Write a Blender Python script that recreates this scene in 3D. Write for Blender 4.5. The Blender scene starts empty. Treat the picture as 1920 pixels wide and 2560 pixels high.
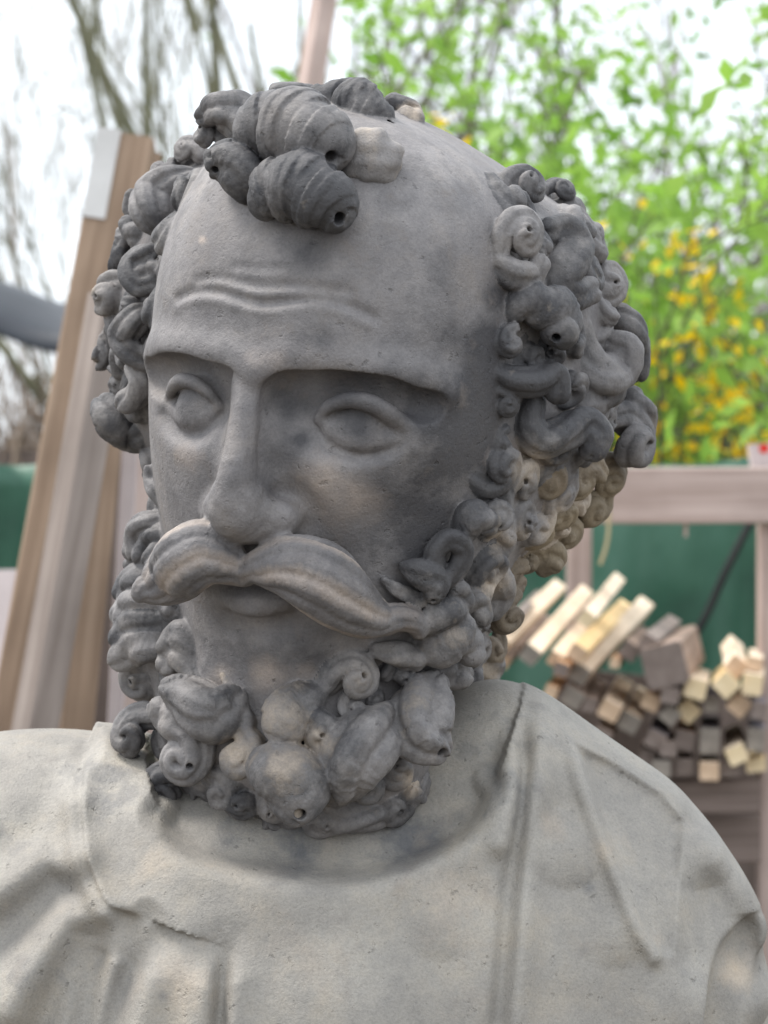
import bpy, math, random
import numpy as np
from mathutils import Vector, Matrix, Quaternion
SC = bpy.context.scene
COL = SC.collection

# ---------------------------------------------------------------- camera, sky, sun, exposure
CAM_H = 1.45
cd = bpy.data.cameras.new('camera'); cam = bpy.data.objects.new('camera', cd); COL.objects.link(cam)
cam.location = (0, 0, CAM_H); cam.rotation_euler = (math.pi/2, 0, 0)
cd.sensor_fit = 'VERTICAL'; cd.sensor_height = 24; cd.angle = math.radians(24)
cd.clip_start, cd.clip_end = .05, 400
cd.dof.use_dof = True; cd.dof.focus_distance = 1.03; cd.dof.aperture_fstop = 10.0
SC.camera = cam
SUN_EL, SUN_AZ = 58, -72                                # degrees; azimuth from the viewing direction, negative = left
wd = bpy.data.worlds.new('World'); SC.world = wd; wd.use_nodes = True
nt = wd.node_tree; nt.nodes.clear()
def N(t, kind, **kw):
    n = t.nodes.new(kind)
    for k, v in kw.items():
        if k in n.inputs: n.inputs[k].default_value = v
        else: setattr(n, k, v)
    return n
sky = N(nt, 'ShaderNodeTexSky', sky_type='NISHITA', sun_disc=False, dust_density=4.0, air_density=1.0)
sky.sun_elevation = math.radians(SUN_EL); sky.sun_rotation = math.radians(SUN_AZ)
tc = N(nt, 'ShaderNodeTexCoord')
cl = N(nt, 'ShaderNodeTexNoise', Scale=2.2, Detail=5.0, Roughness=.55)
cr = N(nt, 'ShaderNodeMapRange'); cr.inputs[1].default_value = .38; cr.inputs[2].default_value = .62; cr.inputs[3].default_value = .72; cr.inputs[4].default_value = 1.0
mx = N(nt, 'ShaderNodeMix', data_type='RGBA'); mx.inputs[7].default_value = (10.6, 11.3, 12.0, 1)   # bright overcast cloud
bg = N(nt, 'ShaderNodeBackground', Strength=.058); wo = N(nt, 'ShaderNodeOutputWorld')
L = nt.links.new
L(tc.outputs['Generated'], cl.inputs['Vector']); L(cl.outputs['Fac'], cr.inputs[0]); L(cr.outputs[0], mx.inputs[0])
# an overcast sky is brighter overhead than near the horizon
sz = N(nt, 'ShaderNodeSeparateXYZ'); L(tc.outputs['Generated'], sz.inputs[0])
zr = N(nt, 'ShaderNodeMapRange'); zr.inputs[1].default_value = 0; zr.inputs[2].default_value = 1; zr.inputs[3].default_value = 1.05; zr.inputs[4].default_value = 1.5; L(sz.outputs[2], zr.inputs[0])
mu = N(nt, 'ShaderNodeVectorMath', operation='SCALE'); L(sky.outputs[0], mx.inputs[6]); L(mx.outputs[2], mu.inputs[0]); L(zr.outputs[0], mu.inputs['Scale']); L(mu.outputs[0], bg.inputs[0]); L(bg.outputs[0], wo.inputs[0])
sl = bpy.data.lights.new('sun', 'SUN'); sl.energy = 1.5; sl.angle = math.radians(18); sl.color = (1, .96, .9)
sun = bpy.data.objects.new('sun', sl); COL.objects.link(sun)
_e, _a = math.radians(SUN_EL), math.radians(SUN_AZ)
sun.rotation_euler = Vector((math.sin(_a)*math.cos(_e), math.cos(_a)*math.cos(_e), math.sin(_e))).to_track_quat('Z', 'Y').to_euler()
vs = SC.view_settings; vs.view_transform = 'Standard'; vs.look = 'None'; vs.exposure = 1.42; vs.gamma = 1; vs.use_curve_mapping = False
SC.display_settings.display_device = 'sRGB'

# ---------------------------------------------------------------- objects and materials
def tag(o, label=None, cat=None, group=None, kind=None):
    for k, v in (('label', label), ('category', cat), ('group', group), ('kind', kind)):
        if v: o[k] = v
    return o
def empty(name, loc): o = bpy.data.objects.new(name, None); o.location = loc; o.empty_display_size = .1; COL.objects.link(o); return o
def build(name, V, F, mat, parent=None, smooth=False, attrs=None, origin=None):
    me = bpy.data.meshes.new(name); V = np.asarray(V, float)
    if origin is not None: V = V - np.asarray(origin)
    if isinstance(F, np.ndarray) and F.shape[1] == 4:
        me.vertices.add(len(V)); me.vertices.foreach_set('co', V.ravel()); me.loops.add(F.size); me.loops.foreach_set('vertex_index', F.ravel().astype(np.int32))
        me.polygons.add(len(F)); me.polygons.foreach_set('loop_start', np.arange(0, F.size, 4, dtype=np.int32)); me.polygons.foreach_set('loop_total', np.full(len(F), 4, np.int32)); me.update(calc_edges=True)
    else: me.from_pydata(V.tolist(), [], F.tolist() if isinstance(F, np.ndarray) else F)
    for m in (mat if isinstance(mat, (list, tuple)) else [mat]): me.materials.append(m)
    if smooth: me.polygons.foreach_set('use_smooth', [True]*len(me.polygons))
    for k, a in (attrs or {}).items(): me.attributes.new(k, 'FLOAT', 'POINT').data.foreach_set('value', np.asarray(a, np.float32))
    me.update()
    o = bpy.data.objects.new(name, me); COL.objects.link(o)
    if parent: o.parent = parent
    return o
def material(name, rough=.85, spec=.3):
    m = bpy.data.materials.new(name); m.use_nodes = True; b = m.node_tree.nodes['Principled BSDF']
    b.inputs['Roughness'].default_value = rough; b.inputs['Specular IOR Level'].default_value = spec
    return m, m.node_tree, b
def ramp(t, fac, stops):
    r = N(t, 'ShaderNodeValToRGB'); e = r.color_ramp.elements
    while len(e) < len(stops): e.new(.5)
    for q, (p, c) in zip(e, stops): q.position = p; q.color = (*c, 1) if len(c) == 3 else c
    t.links.new(fac, r.inputs[0]); return r.outputs[0]
def noise(t, scale, detail=4, rough=.55, vec=None, stretch=None):
    n = N(t, 'ShaderNodeTexNoise', Scale=scale, Detail=float(detail), Roughness=rough)
    if vec is None: vec = N(t, 'ShaderNodeTexCoord').outputs['Object']
    if stretch: mp = N(t, 'ShaderNodeMapping'); mp.inputs['Scale'].default_value = stretch; t.links.new(vec, mp.inputs[0]); vec = mp.outputs[0]
    t.links.new(vec, n.inputs['Vector']); return n.outputs['Fac']
def mix(t, fac, a, b, mode='MIX'):
    n = N(t, 'ShaderNodeMix', data_type='RGBA', blend_type=mode)
    for s, v in ((0, fac), (6, a), (7, b)):
        if hasattr(v, 'links'): t.links.new(v, n.inputs[s])
        else: n.inputs[s].default_value = v if s == 0 else (*v, 1)
    return n.outputs[2]
def math_(t, op, a, b=0.):
    n = N(t, 'ShaderNodeMath', operation=op)
    for s, v in ((0, a), (1, b)):
        if hasattr(v, 'links'): t.links.new(v, n.inputs[s])
        else: n.inputs[s].default_value = v
    return n.outputs[0]
def bump(t, b, h, strength, dist):
    n = N(t, 'ShaderNodeBump', Strength=strength, Distance=dist); t.links.new(h, n.inputs['Height']); t.links.new(n.outputs[0], b.inputs['Normal'])
def sandstone(name, grey, pale, dark, tan, lo=.42, hi=.6, wide=.1, w0=.44, w1=.92):
    """weathered sandstone: bare grey-beige stone, black patina and painted shade in patches (attribute 'crust'), rubbed tan spots (attribute 'wear')"""
    m, t, b = material(name, .66, .32)
    at = lambda k: N(t, 'ShaderNodeAttribute', attribute_name=k).outputs['Fac']
    big, mid, fine = noise(t, 16, 4), noise(t, 60, 6, .65), noise(t, 900, 2, .7)
    c = mix(t, ramp(t, big, ((.36, (0,)*3), (.66, (1,)*3))), grey, pale)
    blot = math_(t, 'ADD', math_(t, 'MULTIPLY', big, .45), math_(t, 'MULTIPLY', mid, .55))
    cr = math_(t, 'ADD', blot, math_(t, 'MULTIPLY', at('crust_shade'), .4))
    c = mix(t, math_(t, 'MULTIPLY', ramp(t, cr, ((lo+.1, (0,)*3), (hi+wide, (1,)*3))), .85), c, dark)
    wr = math_(t, 'ADD', math_(t, 'MULTIPLY', mid, .75), math_(t, 'MULTIPLY', at('wear'), .55))
    c = mix(t, ramp(t, wr, ((w0, (0,)*3), (w1, (1,)*3))), c, tan)
    pa = ramp(t, noise(t, 34, 7, .72), ((.3, (.74, .75, .78)), (.5, (1,)*3), (.7, (1.2, 1.15, 1.07)))); c = mix(t, .8, c, mix(t, 1.0, c, pa, 'MULTIPLY'))
    sp = ramp(t, fine, ((.3, (.87,)*3), (.5, (1,)*3), (.72, (1.1,)*3)))
    c = mix(t, 1.0, c, sp, 'MULTIPLY')
    pit = ramp(t, noise(t, 210, 3, .6), ((.26, (.45,)*3), (.34, (1,)*3)))
    c = mix(t, .55, c, mix(t, 1.0, c, pit, 'MULTIPLY'))
    t.links.new(c, b.inputs['Base Color'])
    h = math_(t, 'ADD', math_(t, 'MULTIPLY', fine, .35), math_(t, 'ADD', math_(t, 'MULTIPLY', mid, .9), math_(t, 'ADD', math_(t, 'MULTIPLY', noise(t, 260, 4, .7), .9), math_(t, 'MULTIPLY', ramp(t, noise(t, 210, 3, .6), ((.24, (0,)*3), (.36, (1,)*3))), .8))))
    bump(t, b, h, .55, .0011)
    return m
M = {}
M['face'] = sandstone('face_stone', (.138, .127, .126), (.215, .2, .196), (.036, .035, .039), (.32, .268, .232), .40, .6, .16)
M['hair'] = sandstone('hair_stone', (.145, .135, .133), (.235, .219, .212), (.03, .03, .034), (.34, .285, .232), .36, .54, .1, .58, .84)
M['earth'] = sandstone('earth_stone', (.12, .094, .07), (.165, .132, .098), (.04, .035, .03), (.2, .16, .11))  # brown stone of the back hair, its shadow painted in as darker colour
M['robe'] = sandstone('robe_stone', (.212, .195, .173), (.285, .264, .234), (.095, .097, .104), (.335, .28, .222), .44, .62)
def wood(name, stops, axis=2, s=1.0, var=.25):
    m, t, b = material(name, .85, .2)
    st = [34., 34., 34.]; st[axis] = 1.6
    g = noise(t, 2.2*s, 6, .6, stretch=st); k = noise(t, 7*s, 3, .5)
    c = ramp(t, g, stops)
    c = mix(t, math_(t, 'MULTIPLY', ramp(t, k, ((.45, (0,)*3), (.7, (1,)*3))), .5), c, [v*.62 for v in stops[0][1]])
    vo = N(t, 'ShaderNodeTexVoronoi', Scale=9.); mp = N(t, 'ShaderNodeMapping'); sc = [1., 1., 1.]; sc[axis] = .35; mp.inputs['Scale'].default_value = sc
    t.links.new(N(t, 'ShaderNodeTexCoord').outputs['Object'], mp.inputs[0]); t.links.new(mp.outputs[0], vo.inputs['Vector'])
    c = mix(t, ramp(t, vo.outputs['Distance'], ((.05, (.8,)*3), (.16, (0,)*3))), c, [v*.35 for v in stops[0][1]])
    rn = N(t, 'ShaderNodeObjectInfo').outputs['Random']
    hv = N(t, 'ShaderNodeHueSaturation'); t.links.new(c, hv.inputs['Color'])
    mr = N(t, 'ShaderNodeMapRange'); mr.inputs[3].default_value = 1-var; mr.inputs[4].default_value = 1+var; t.links.new(rn, mr.inputs[0]); t.links.new(mr.outputs[0], hv.inputs['Value'])
    t.links.new(hv.outputs[0], b.inputs['Base Color']); bump(t, b, g, .5, .003)
    return m
def plain(name, stops, scale=8, rough=.85, spec=.25, bumpd=0):
    m, t, b = material(name, rough, spec); f = noise(t, scale, 5, .6)
    t.links.new(ramp(t, f, stops), b.inputs['Base Color'])
    if bumpd: bump(t, b, f, .6, bumpd)
    return m
def leafy(name, a, bcol, trans=.55):
    m, t, b = material(name, .55, .35)
    c = ramp(t, noise(t, 5, 4, .6), ((.3, a), (.7, bcol))); t.links.new(c, b.inputs['Base Color'])
    tr = N(t, 'ShaderNodeBsdfTranslucent'); t.links.new(c, tr.inputs[0]); ms = N(t, 'ShaderNodeMixShader'); ms.inputs[0].default_value = trans
    t.links.new(b.outputs[0], ms.inputs[1]); t.links.new(tr.outputs[0], ms.inputs[2]); t.links.new(ms.outputs[0], t.nodes['Material Output'].inputs[0])
    return m
M['board'] = wood('board_wood', ((.25, (.12, .08, .055)), (.5, (.215, .15, .105)), (.75, (.3, .22, .16))))
M['grey_board'] = wood('grey_board_wood', ((.25, (.12, .095, .082)), (.5, (.19, .157, .138)), (.75, (.25, .212, .19))))
M['pale_board'] = wood('pale_board_wood', ((.25, (.36, .3, .29)), (.5, (.48, .41, .4)), (.75, (.58, .5, .48))))
M['rack'] = wood('rack_wood', ((.25, (.26, .19, .16)), (.5, (.4, .31, .275)), (.75, (.5, .4, .36))), var=.06)
M['dark_board'] = wood('dark_board_wood', ((.25, (.085, .065, .055)), (.5, (.15, .115, .1)), (.75, (.22, .175, .155))), var=.1)
PALE = ((.25, (.56, .43, .3)), (.5, (.7, .56, .42)), (.75, (.8, .69, .55)))
M['stick_pale'] = wood('pale_stick_wood', PALE, 1, 1.4, .1)
M['stick_yellow'] = wood('yellow_stick_wood', ((.25, (.52, .35, .16)), (.5, (.66, .48, .25)), (.75, (.74, .58, .36))), 1, 1.4, .08)
M['stick_brown'] = wood('brown_stick_wood', ((.25, (.17, .12, .09)), (.5, (.26, .19, .15)), (.75, (.34, .26, .22))), 1, 1.4, .15)
M['stick_grey'] = wood('grey_stick_wood', ((.25, (.12, .105, .115)), (.5, (.19, .165, .18)), (.75, (.27, .24, .25))), 1, 1.4, .15)
M['stick_orange'] = wood('orange_stick_wood', ((.25, (.32, .17, .085)), (.5, (.45, .26, .14)), (.75, (.55, .34, .2))), 1, 1.4, .1)
M['end_tan'] = plain('tan_end_grain', ((.3, (.36, .25, .16)), (.7, (.55, .4, .28))), 60)
M['end_pale'] = plain('pale_end_grain', ((.3, (.55, .42, .25)), (.7, (.68, .55, .36))), 60)
M['end_grey'] = plain('grey_end_grain', ((.3, (.15, .13, .11)), (.7, (.27, .235, .2))), 60)
M['end_brown'] = plain('brown_end_grain', ((.3, (.13, .1, .085)), (.7, (.2, .16, .14))), 60)
M['tarp'] = plain('tarp_green', ((.25, (.012, .05, .032)), (.5, (.03, .105, .064)), (.75, (.07, .165, .115))), 5, .5, .45, .006)
M['fold_shade'] = plain('black_fold_shade', ((.3, (.012, .014, .014)), (.7, (.025, .028, .026))), 30, .6)
M['cover'] = plain('black_cover', ((.3, (.012, .014, .02)), (.7, (.03, .035, .045))), 4, .4, .3)
M['bark'] = plain('bark_brown', ((.3, (.05, .042, .034)), (.7, (.11, .095, .075))), 30)
M['moss'] = plain('bark_mossy', ((.3, (.13, .13, .085)), (.7, (.24, .23, .15))), 18)  # mossy bark, lightened: haze and sky glare painted into the colour
M['sapling'] = plain('bark_grey', ((.3, (.16, .135, .115)), (.7, (.28, .245, .21))), 18)  # grey bark, also lightened to paint in the haze
M['dry'] = plain('dry_brush', ((.3, (.16, .12, .09)), (.7, (.34, .26, .2))), 10)
M['soil'] = plain('soil', ((.3, (.06, .05, .038)), (.7, (.13, .11, .08))), 3, .95, .1, .02)
M['leaf'] = leafy('leaf_spring', (.17, .35, .04), (.33, .5, .1))
M['leaf2'] = leafy('leaf_green', (.1, .22, .04), (.2, .34, .07))
M['olive'] = leafy('leaf_olive', (.12, .16, .05), (.22, .26, .1))
M['bloom'] = leafy('forsythia_bloom', (.8, .5, .005), (.9, .66, .01), .4)
M['plinth'] = plain('plinth_stone', ((.3, (.2, .19, .17)), (.7, (.3, .285, .26))), 20, .9, .2, .003)
M['red'] = plain('red_paint', ((.3, (.5, .03, .02)), (.7, (.6, .05, .03))), 20)
M['blank'] = plain('grey_paint', ((.3, (.4, .385, .37)), (.7, (.5, .485, .47))), 20)
M['cord'] = plain('straw_cord', ((.3, (.3, .25, .14)), (.7, (.42, .36, .22))), 20)
# ---------------------------------------------------------------- stone carving helpers (signed distance fields, mm, head frame)
ZOOM = {'V': (0, 0, 1659/1920), '1': (320, 500, 1659/960), '2': (180, 180, 1659/940), '3': (1100, 380, 1166/580),
        '4': (260, 1250, 1659/1040), '5': (180, 360, 1001/380), '6': (1180, 1120, 1659/740), '7': (0, 1700, 1659/960), '8': (960, 1660, 1659/960)}
def full(z, x, y):
    a, b, s = ZOOM[z]
    return a + x/s, b + y/s
FOC = 1280/math.tan(math.radians(12.0))        # photo pixels
def ray(px, py):
    d = np.array([(px-960)/FOC, 1.0, (1280-py)/FOC]); return d/np.linalg.norm(d)
def rotm(y, p, r):
    y, p, r = map(math.radians, (y, p, r))
    cy, sy, cp, sp, cr, sr = math.cos(y), math.sin(y), math.cos(p), math.sin(p), math.cos(r), math.sin(r)
    return (np.array([[1,0,0],[0,cp,-sp],[0,sp,cp]]) @ np.array([[cr,0,sr],[0,1,0],[-sr,0,cr]]) @ np.array([[cy,-sy,0],[sy,cy,0],[0,0,1]]))
HR = rotm(-24, 16, 1.5)
_d = ray(*full('V', 782, 740)); HO = _d/_d[1]*1120.0          # head centre, mm from the camera
def to_head(w): return (np.asarray(w) - HO) @ HR
def to_world(h): return np.asarray(h) @ HR.T + HO

def spline(pts, n=6):
    P = np.asarray(pts, float)
    if len(P) < 3: return np.array([P[0] + (P[-1]-P[0])*t for t in np.linspace(0, 1, n+1)])
    Q = np.vstack([2*P[0]-P[1], P, 2*P[-1]-P[-2]]); out = []
    for i in range(1, len(Q)-2):
        p0, p1, p2, p3 = Q[i-1:i+3]
        for t in np.arange(n)/n:
            out.append(.5*((2*p1) + (-p0+p2)*t + (2*p0-5*p1+4*p2-p3)*t*t + (-p0+3*p1-3*p2+p3)*t**3))
    out.append(P[-1]); return np.array(out)
def ell(c, r):
    c, r = np.array(c, float), np.array(r, float); i1 = 1/(r*r); i2 = i1*i1
    def f(P):
        q = P - c; q *= q; k0 = np.sqrt(q @ i1); k1 = np.sqrt(q @ i2)
        return k0*(k0-1)/np.maximum(k1, 1e-9)
    f.box = (c-r, c+r); return f
def sell(c, r, p):                                      # rounder-shouldered than an ellipsoid
    c, r = np.array(c, float), np.array(r, float)
    def f(P):
        q = np.abs(P - c)/r + 1e-6; k0 = (q**p).sum(1)**(1/p); g = np.sqrt((((q/k0[:, None])**(p-1)/r)**2).sum(1))
        return (k0-1)/np.maximum(g, 1e-4)
    f.box = (c-r, c+r); return f
def tube(C):                                            # C: rows x y z radius
    C = np.asarray(C, float); L = np.r_[0, np.cumsum(np.linalg.norm(np.diff(C[:, :3], axis=0), axis=1))]
    t = np.linspace(0, L[-1], int(np.clip(L[-1]/max(1.3, .2*C[:, 3].min()), 3, 120))+1)
    m = C[:, 3].max(); box = (C[:, :3].min(0)-m, C[:, :3].max(0)+m)
    D = np.stack([np.interp(t, L, C[:, k]) for k in range(4)], 1); X, R, cc = D[:, :3].T.copy()*-2, D[:, 3], (D[:, :3]**2).sum(1)
    flat = np.ptp(R) < 1e-9
    def f(P):
        d = P @ X; d += cc; d += np.einsum('ij,ij->i', P, P)[:, None]
        if flat: return np.sqrt(np.maximum(d.min(1), 0)) - R[0]
        np.maximum(d, 0, out=d); np.sqrt(d, out=d); d -= R; return d.min(1)
    f.box = box; return f
def smin(a, b, k):
    h = np.maximum(k-np.abs(a-b), 0)/k; return np.minimum(a, b) - h*h*k*.25
def smax(a, b, k): return -smin(-a, -b, k)
class Carving:
    def __init__(s, base): s.base, s.ops = base, []
    def add(s, f, k): s.ops.append(('a', f, k, k))
    def cut(s, f, k): s.ops.append(('c', f, k, k+6))
    def bump(s, C, amp, w):                             # ridge (amp > 0) or groove along a curve
        f = tube(np.c_[np.asarray(C)[:, :3], np.zeros(len(C))]); s.ops.append(('b', f, (amp, w), 2.6*w))
    def fn(s, f, lo, hi): f.box = (np.array(lo, float), np.array(hi, float)); s.ops.append(('f', f, 0, 0))
    def ev(s, P):
        d = s.base(P)
        if not len(P): return d
        lo, hi = P.min(0), P.max(0)
        if len(s.ops) != getattr(s, 'nb', -1):
            s.nb = len(s.ops); s.bl = np.array([f.box[0]-m for _, f, k, m in s.ops]); s.bh = np.array([f.box[1]+m for _, f, k, m in s.ops])
        x, y, z = P.T.copy()
        for j in np.nonzero(((s.bl < hi) & (s.bh > lo)).all(1))[0]:
            kind, f, k, m = s.ops[j]; bl, bh = s.bl[j], s.bh[j]
            i = np.nonzero((x > bl[0]) & (x < bh[0]) & (y > bl[1]) & (y < bh[1]) & (z > bl[2]) & (z < bh[2]))[0]
            if not len(i): continue
            q = P[i]
            if kind == 'a': d[i] = smin(d[i], f(q), k)
            elif kind == 'c': d[i] = smax(d[i], -f(q), k)
            elif kind == 'b': e = f(q)/k[1]; d[i] -= k[0]*np.exp(-e*e)
            else: d[i] -= f(q)
        return d
    def mesh(s, lo, hi, h, B=8, far=2.2):
        import openvdb
        lo, hi = np.array(lo, float), np.array(hi, float)
        n = np.ceil((hi-lo)/h/B).astype(int)
        g = np.stack(np.meshgrid(*[np.arange(k) for k in n], indexing='ij'), -1).reshape(-1, 3)
        cen = lo + (g+.5)*B*h - h*.5
        dc = np.concatenate([s.ev(c) for c in np.array_split(cen, max(1, len(cen)//4000))])
        A = np.repeat(np.repeat(np.repeat(np.where(dc > 0, 9., -9.).astype(np.float32).reshape(n), B, 0), B, 1), B, 2)
        act = np.nonzero(np.abs(dc) < far*B*h*.87)[0]; act = act[np.lexsort(tuple((g[act]//3).T))]
        off = np.stack(np.meshgrid(*[np.arange(B)]*3, indexing='ij'), -1).reshape(-1, 3)
        for ch in np.array_split(act, max(1, len(act)//24)):
            pts = lo + (g[ch][:, None]*B + off[None]).reshape(-1, 3)*h
            v = s.ev(pts).reshape(len(ch), B, B, B)
            for q, c in enumerate(ch):
                a, b, c2 = g[c]*B; A[a:a+B, b:b+B, c2:c2+B] = v[q]
        A[0], A[-1] = 9, 9; A[:, 0], A[:, -1] = 9, 9; A[:, :, 0], A[:, :, -1] = 9, 9
        G = openvdb.FloatGrid(9.0); G.copyFromArray(np.clip(A, -9, 9)); v, q = G.convertToQuads(0.0)
        return v.astype(float)*h + lo, q[:, ::-1]

# ---------------------------------------------------------------- head
_sk, _fa, _ja = sell((6, 2, 2), (90, 122, 115), 2.35), ell((7, -38, -68), (75, 83, 118)), ell((7, -30, -60), (76, 68, 80))
_nk = tube([(3, 25, -70, 60), (-8, 42, -190, 52), (-12, 55, -330, 60)])
_a, _b, _c = [ray(*full('V', *p)) @ HR for p in ((940, 262), (1085, 352), (1000, 292))]
_pn = np.cross(_a, _b); _pn /= np.linalg.norm(_pn); _pn *= np.sign(_pn @ (to_head(ray(*full('V', 1250, 100))*1200)-to_head(ray(*full('V', 782, 740))*1200)))
_pd = float(_pn @ to_head(HR @ _c*1120))
def head_base(P):
    sk = smax(_sk(P), P @ _pn - _pd + 1, 30)            # the crown is flatter towards the back of the head
    return smin(smin(smin(sk, _fa(P), 30), _ja(P), 20), _nk(P), 25)
def cast(px, py, sdf=head_base, fr=None):
    """Where the line of sight of a photo pixel meets the plain head: a carving mark in head coordinates."""
    O, M = fr or (HO, HR)
    o, d = -O @ M, ray(px, py) @ M
    t, tb, db = 850.0, 0, 1e9
    for _ in range(90):
        e = float(sdf((o+d*t)[None])[0])
        if e < db: db, tb = e, t
        if e < .05: break
        t += e*.8
        if t > 1500: t = tb; break
    return o + d*t
def normal(p, sdf=head_base):
    e = np.eye(3)*.5; g = np.array([float(sdf((p+k)[None])[0]-sdf((p-k)[None])[0]) for k in e]); return g/np.linalg.norm(g)
def marks(z, pts, n=5, sdf=head_base, fr=None):
    """pts: x, y, height above the plain head (mm) [, radius]; gives a smooth 3-D curve with radius."""
    out = []
    for p in pts:
        q = cast(*full(z, p[0], p[1]), sdf, fr); nn = normal(q, sdf)
        # shift along the sight line so that the mark stays where it was seen
        v = ray(*full(z, p[0], p[1])) @ (fr or (HO, HR))[1]
        c = max(.45, -float(nn @ v)); out.append(np.r_[q - v*(p[2]/c), p[3] if len(p) > 3 else 0])
    return spline(np.array(out), n)

_bd, _hr, _hl = ell((7, -75, -165), (64, 48, 42)), ell((72, 22, -12), (36, 62, 82)), ell((-79, 10, -8), (50, 50, 86))
_bl = ell((-46, -44, -130), (46, 44, 60))
_bk = ell((26, 66, -60), (60, 62, 58))
def hair_base(P): return smin(smin(smin(smin(smin(head_base(P), _bd(P), 18), _hr(P), 12), _hl(P), 12), _bk(P), 20), _bl(P), 14)
head = Carving(hair_base)
# --- forehead: frown lines and brow swelling
head.bump(marks('1', [(690,640,0),(760,560,0),(900,590,0)]), 2.5, 14)
for c, a, w in (([(300,350,0),(380,338,0),(470,355,0),(560,372,0),(700,372,0),(840,385,0),(950,400,0)], -1.5, 2.6),
                ([(215,430,0),(300,395,0),(400,398,0),(480,425,0),(580,448,0),(700,440,0),(800,430,0),(900,445,0),(980,475,0),(1060,510,0)], -2.2, 2.8),
                ([(210,450,0),(300,425,0),(400,432,0),(480,455,0),(580,480,0),(700,472,0),(800,462,0),(900,475,0),(980,505,0),(1040,530,0)], 1.3, 2.6),
                ([(300,372,0),(380,362,0),(470,382,0),(560,402,0),(700,402,0),(840,415,0)], 1.0, 2.6),
                ([(470,285,0),(560,295,0),(650,293,0)], -.7, 2.2)):
    head.bump(marks('1', c), a, w)
# --- brow ridges, eye sockets, eyeballs, lids: one side carved, the other mirrored
def mir(C, dz=-1.5): C = np.array(C, float); C[:, 0] = 15 - C[:, 0]; C[:, 2] += dz; return C
def both(C, f, dy=0): f(np.array(C)); m = mir(C); m[:, 1] += dy; f(m)
both(marks('1', [(585,735,0),(650,705,0),(720,688,0),(820,698,0),(950,718,0),(1080,732,0),(1200,745,0),(1300,772,0),(1380,820,0)]), lambda C: head.bump(C, 5.5, 7))
both(marks('1', [(650,862,1,9),(700,842,0,10.5),(760,833,-1,10.5),(860,828,-1.5,10),(980,833,-2,10),(1100,853,-1.5,10),(1210,885,0,9),(1310,905,3,8.5),(1350,905,5,7)]), lambda C: head.cut(tube(C), 1.6))
both(marks('1', [(700,900,4,10),(800,940,4,14),(950,960,5,17),(1100,970,6,14),(1200,970,9,9)]), lambda C: head.cut(tube(C), 9))
both(marks('1', [(640,920,6,9),(660,1000,7,9),(660,1080,9,8)]), lambda C: head.cut(tube(C), 9))
def ball(C): head.add(ell(C[0, :3], (18, 18, 18)), 1.5)
both(marks('1', [(985,985,-20.3),(985,985,-20.3)]), ball, -.6)
both(marks('1', [(826,938,-8,1.6),(868,890,-5,2.5),(950,862,-2.6,3.2),(1040,874,-1.8,3.3),(1110,910,-2,2.9),(1175,958,-3.2,2.4),(1245,1006,-5,1.5)]), lambda C: head.add(tube(C), 2.2), 1.6)
both(marks('1', [(834,948,-8,1.2),(880,996,-6.4,1.5),(950,1036,-4.8,1.7),(1040,1050,-4.2,1.8),(1110,1034,-4.6,1.6),(1185,1002,-6,1.3)]), lambda C: head.add(tube(C), 3.5), 1.5)
both(marks('1', [(880,1072,-3),(1000,1108,-2),(1100,1098,-2),(1190,1055,-3)]), lambda C: head.bump(C, -1.6, 3.5))
# --- nose
head.add(tube(marks('1', [(513,770,-4,5.6),(505,860,1,5.2),(491,960,5.5,5.3),(477,1060,10,5.8),(463,1160,14,7),(457,1260,14.5,8.8),(464,1330,12.5,10)])), 4.5)
head.add(tube(marks('1', [(530,860,-8,7),(530,960,-6,8.5),(526,1080,-4,10.5),(524,1200,-1,12.5),(540,1320,1,13.5)])), 9)
head.add(tube(marks('1', [(462,1338,11.5,10.5),(480,1385,8.5,8.5),(560,1400,5,7.5),(640,1400,3,7.5),(705,1392,-1,6.5)])), 8)
head.add(tube(marks('1', [(500,1350,4,11),(590,1350,3,9.5),(665,1352,1,10.5),(718,1370,-1,8.5)])), 5)
head.bump(marks('1', [(553,800,2),(545,900,4),(532,1060,8),(518,1200,11)]), 1.3, 2.4)
head.bump(marks('1', [(630,1285,0),(690,1275,0),(745,1290,0),(790,1350,0),(785,1410,0)]), -2.6, 5)
head.add(tube(marks('1', [(405,1330,3,8),(385,1350,-2,7)])), 5)
# --- cheeks, lips, chin
head.bump(marks('1', [(900,1250,0),(1000,1180,0),(1150,1130,0),(1250,1100,0)]), 3.5, 22)
head.bump(marks('1', [(860,1560,0),(800,1450,0),(740,1330,0),(660,1180,0)]), -3.2, 10)
head.bump(marks('1', [(900,1480,0),(1050,1400,0),(1200,1330,0)]), -3.5, 26)
head.add(tube(marks('4', [(490,390,-2,3),(550,402,2,5),(620,414,3.5,5.5),(690,410,2,5),(750,395,-2,3)])), 6)
head.bump(marks('4', [(520,480,0),(620,500,0),(720,480,0)]), -3.5, 8)
head.bump(marks('4', [(480,640,0),(620,660,0),(780,640,0)]), 5, 26)

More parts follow.
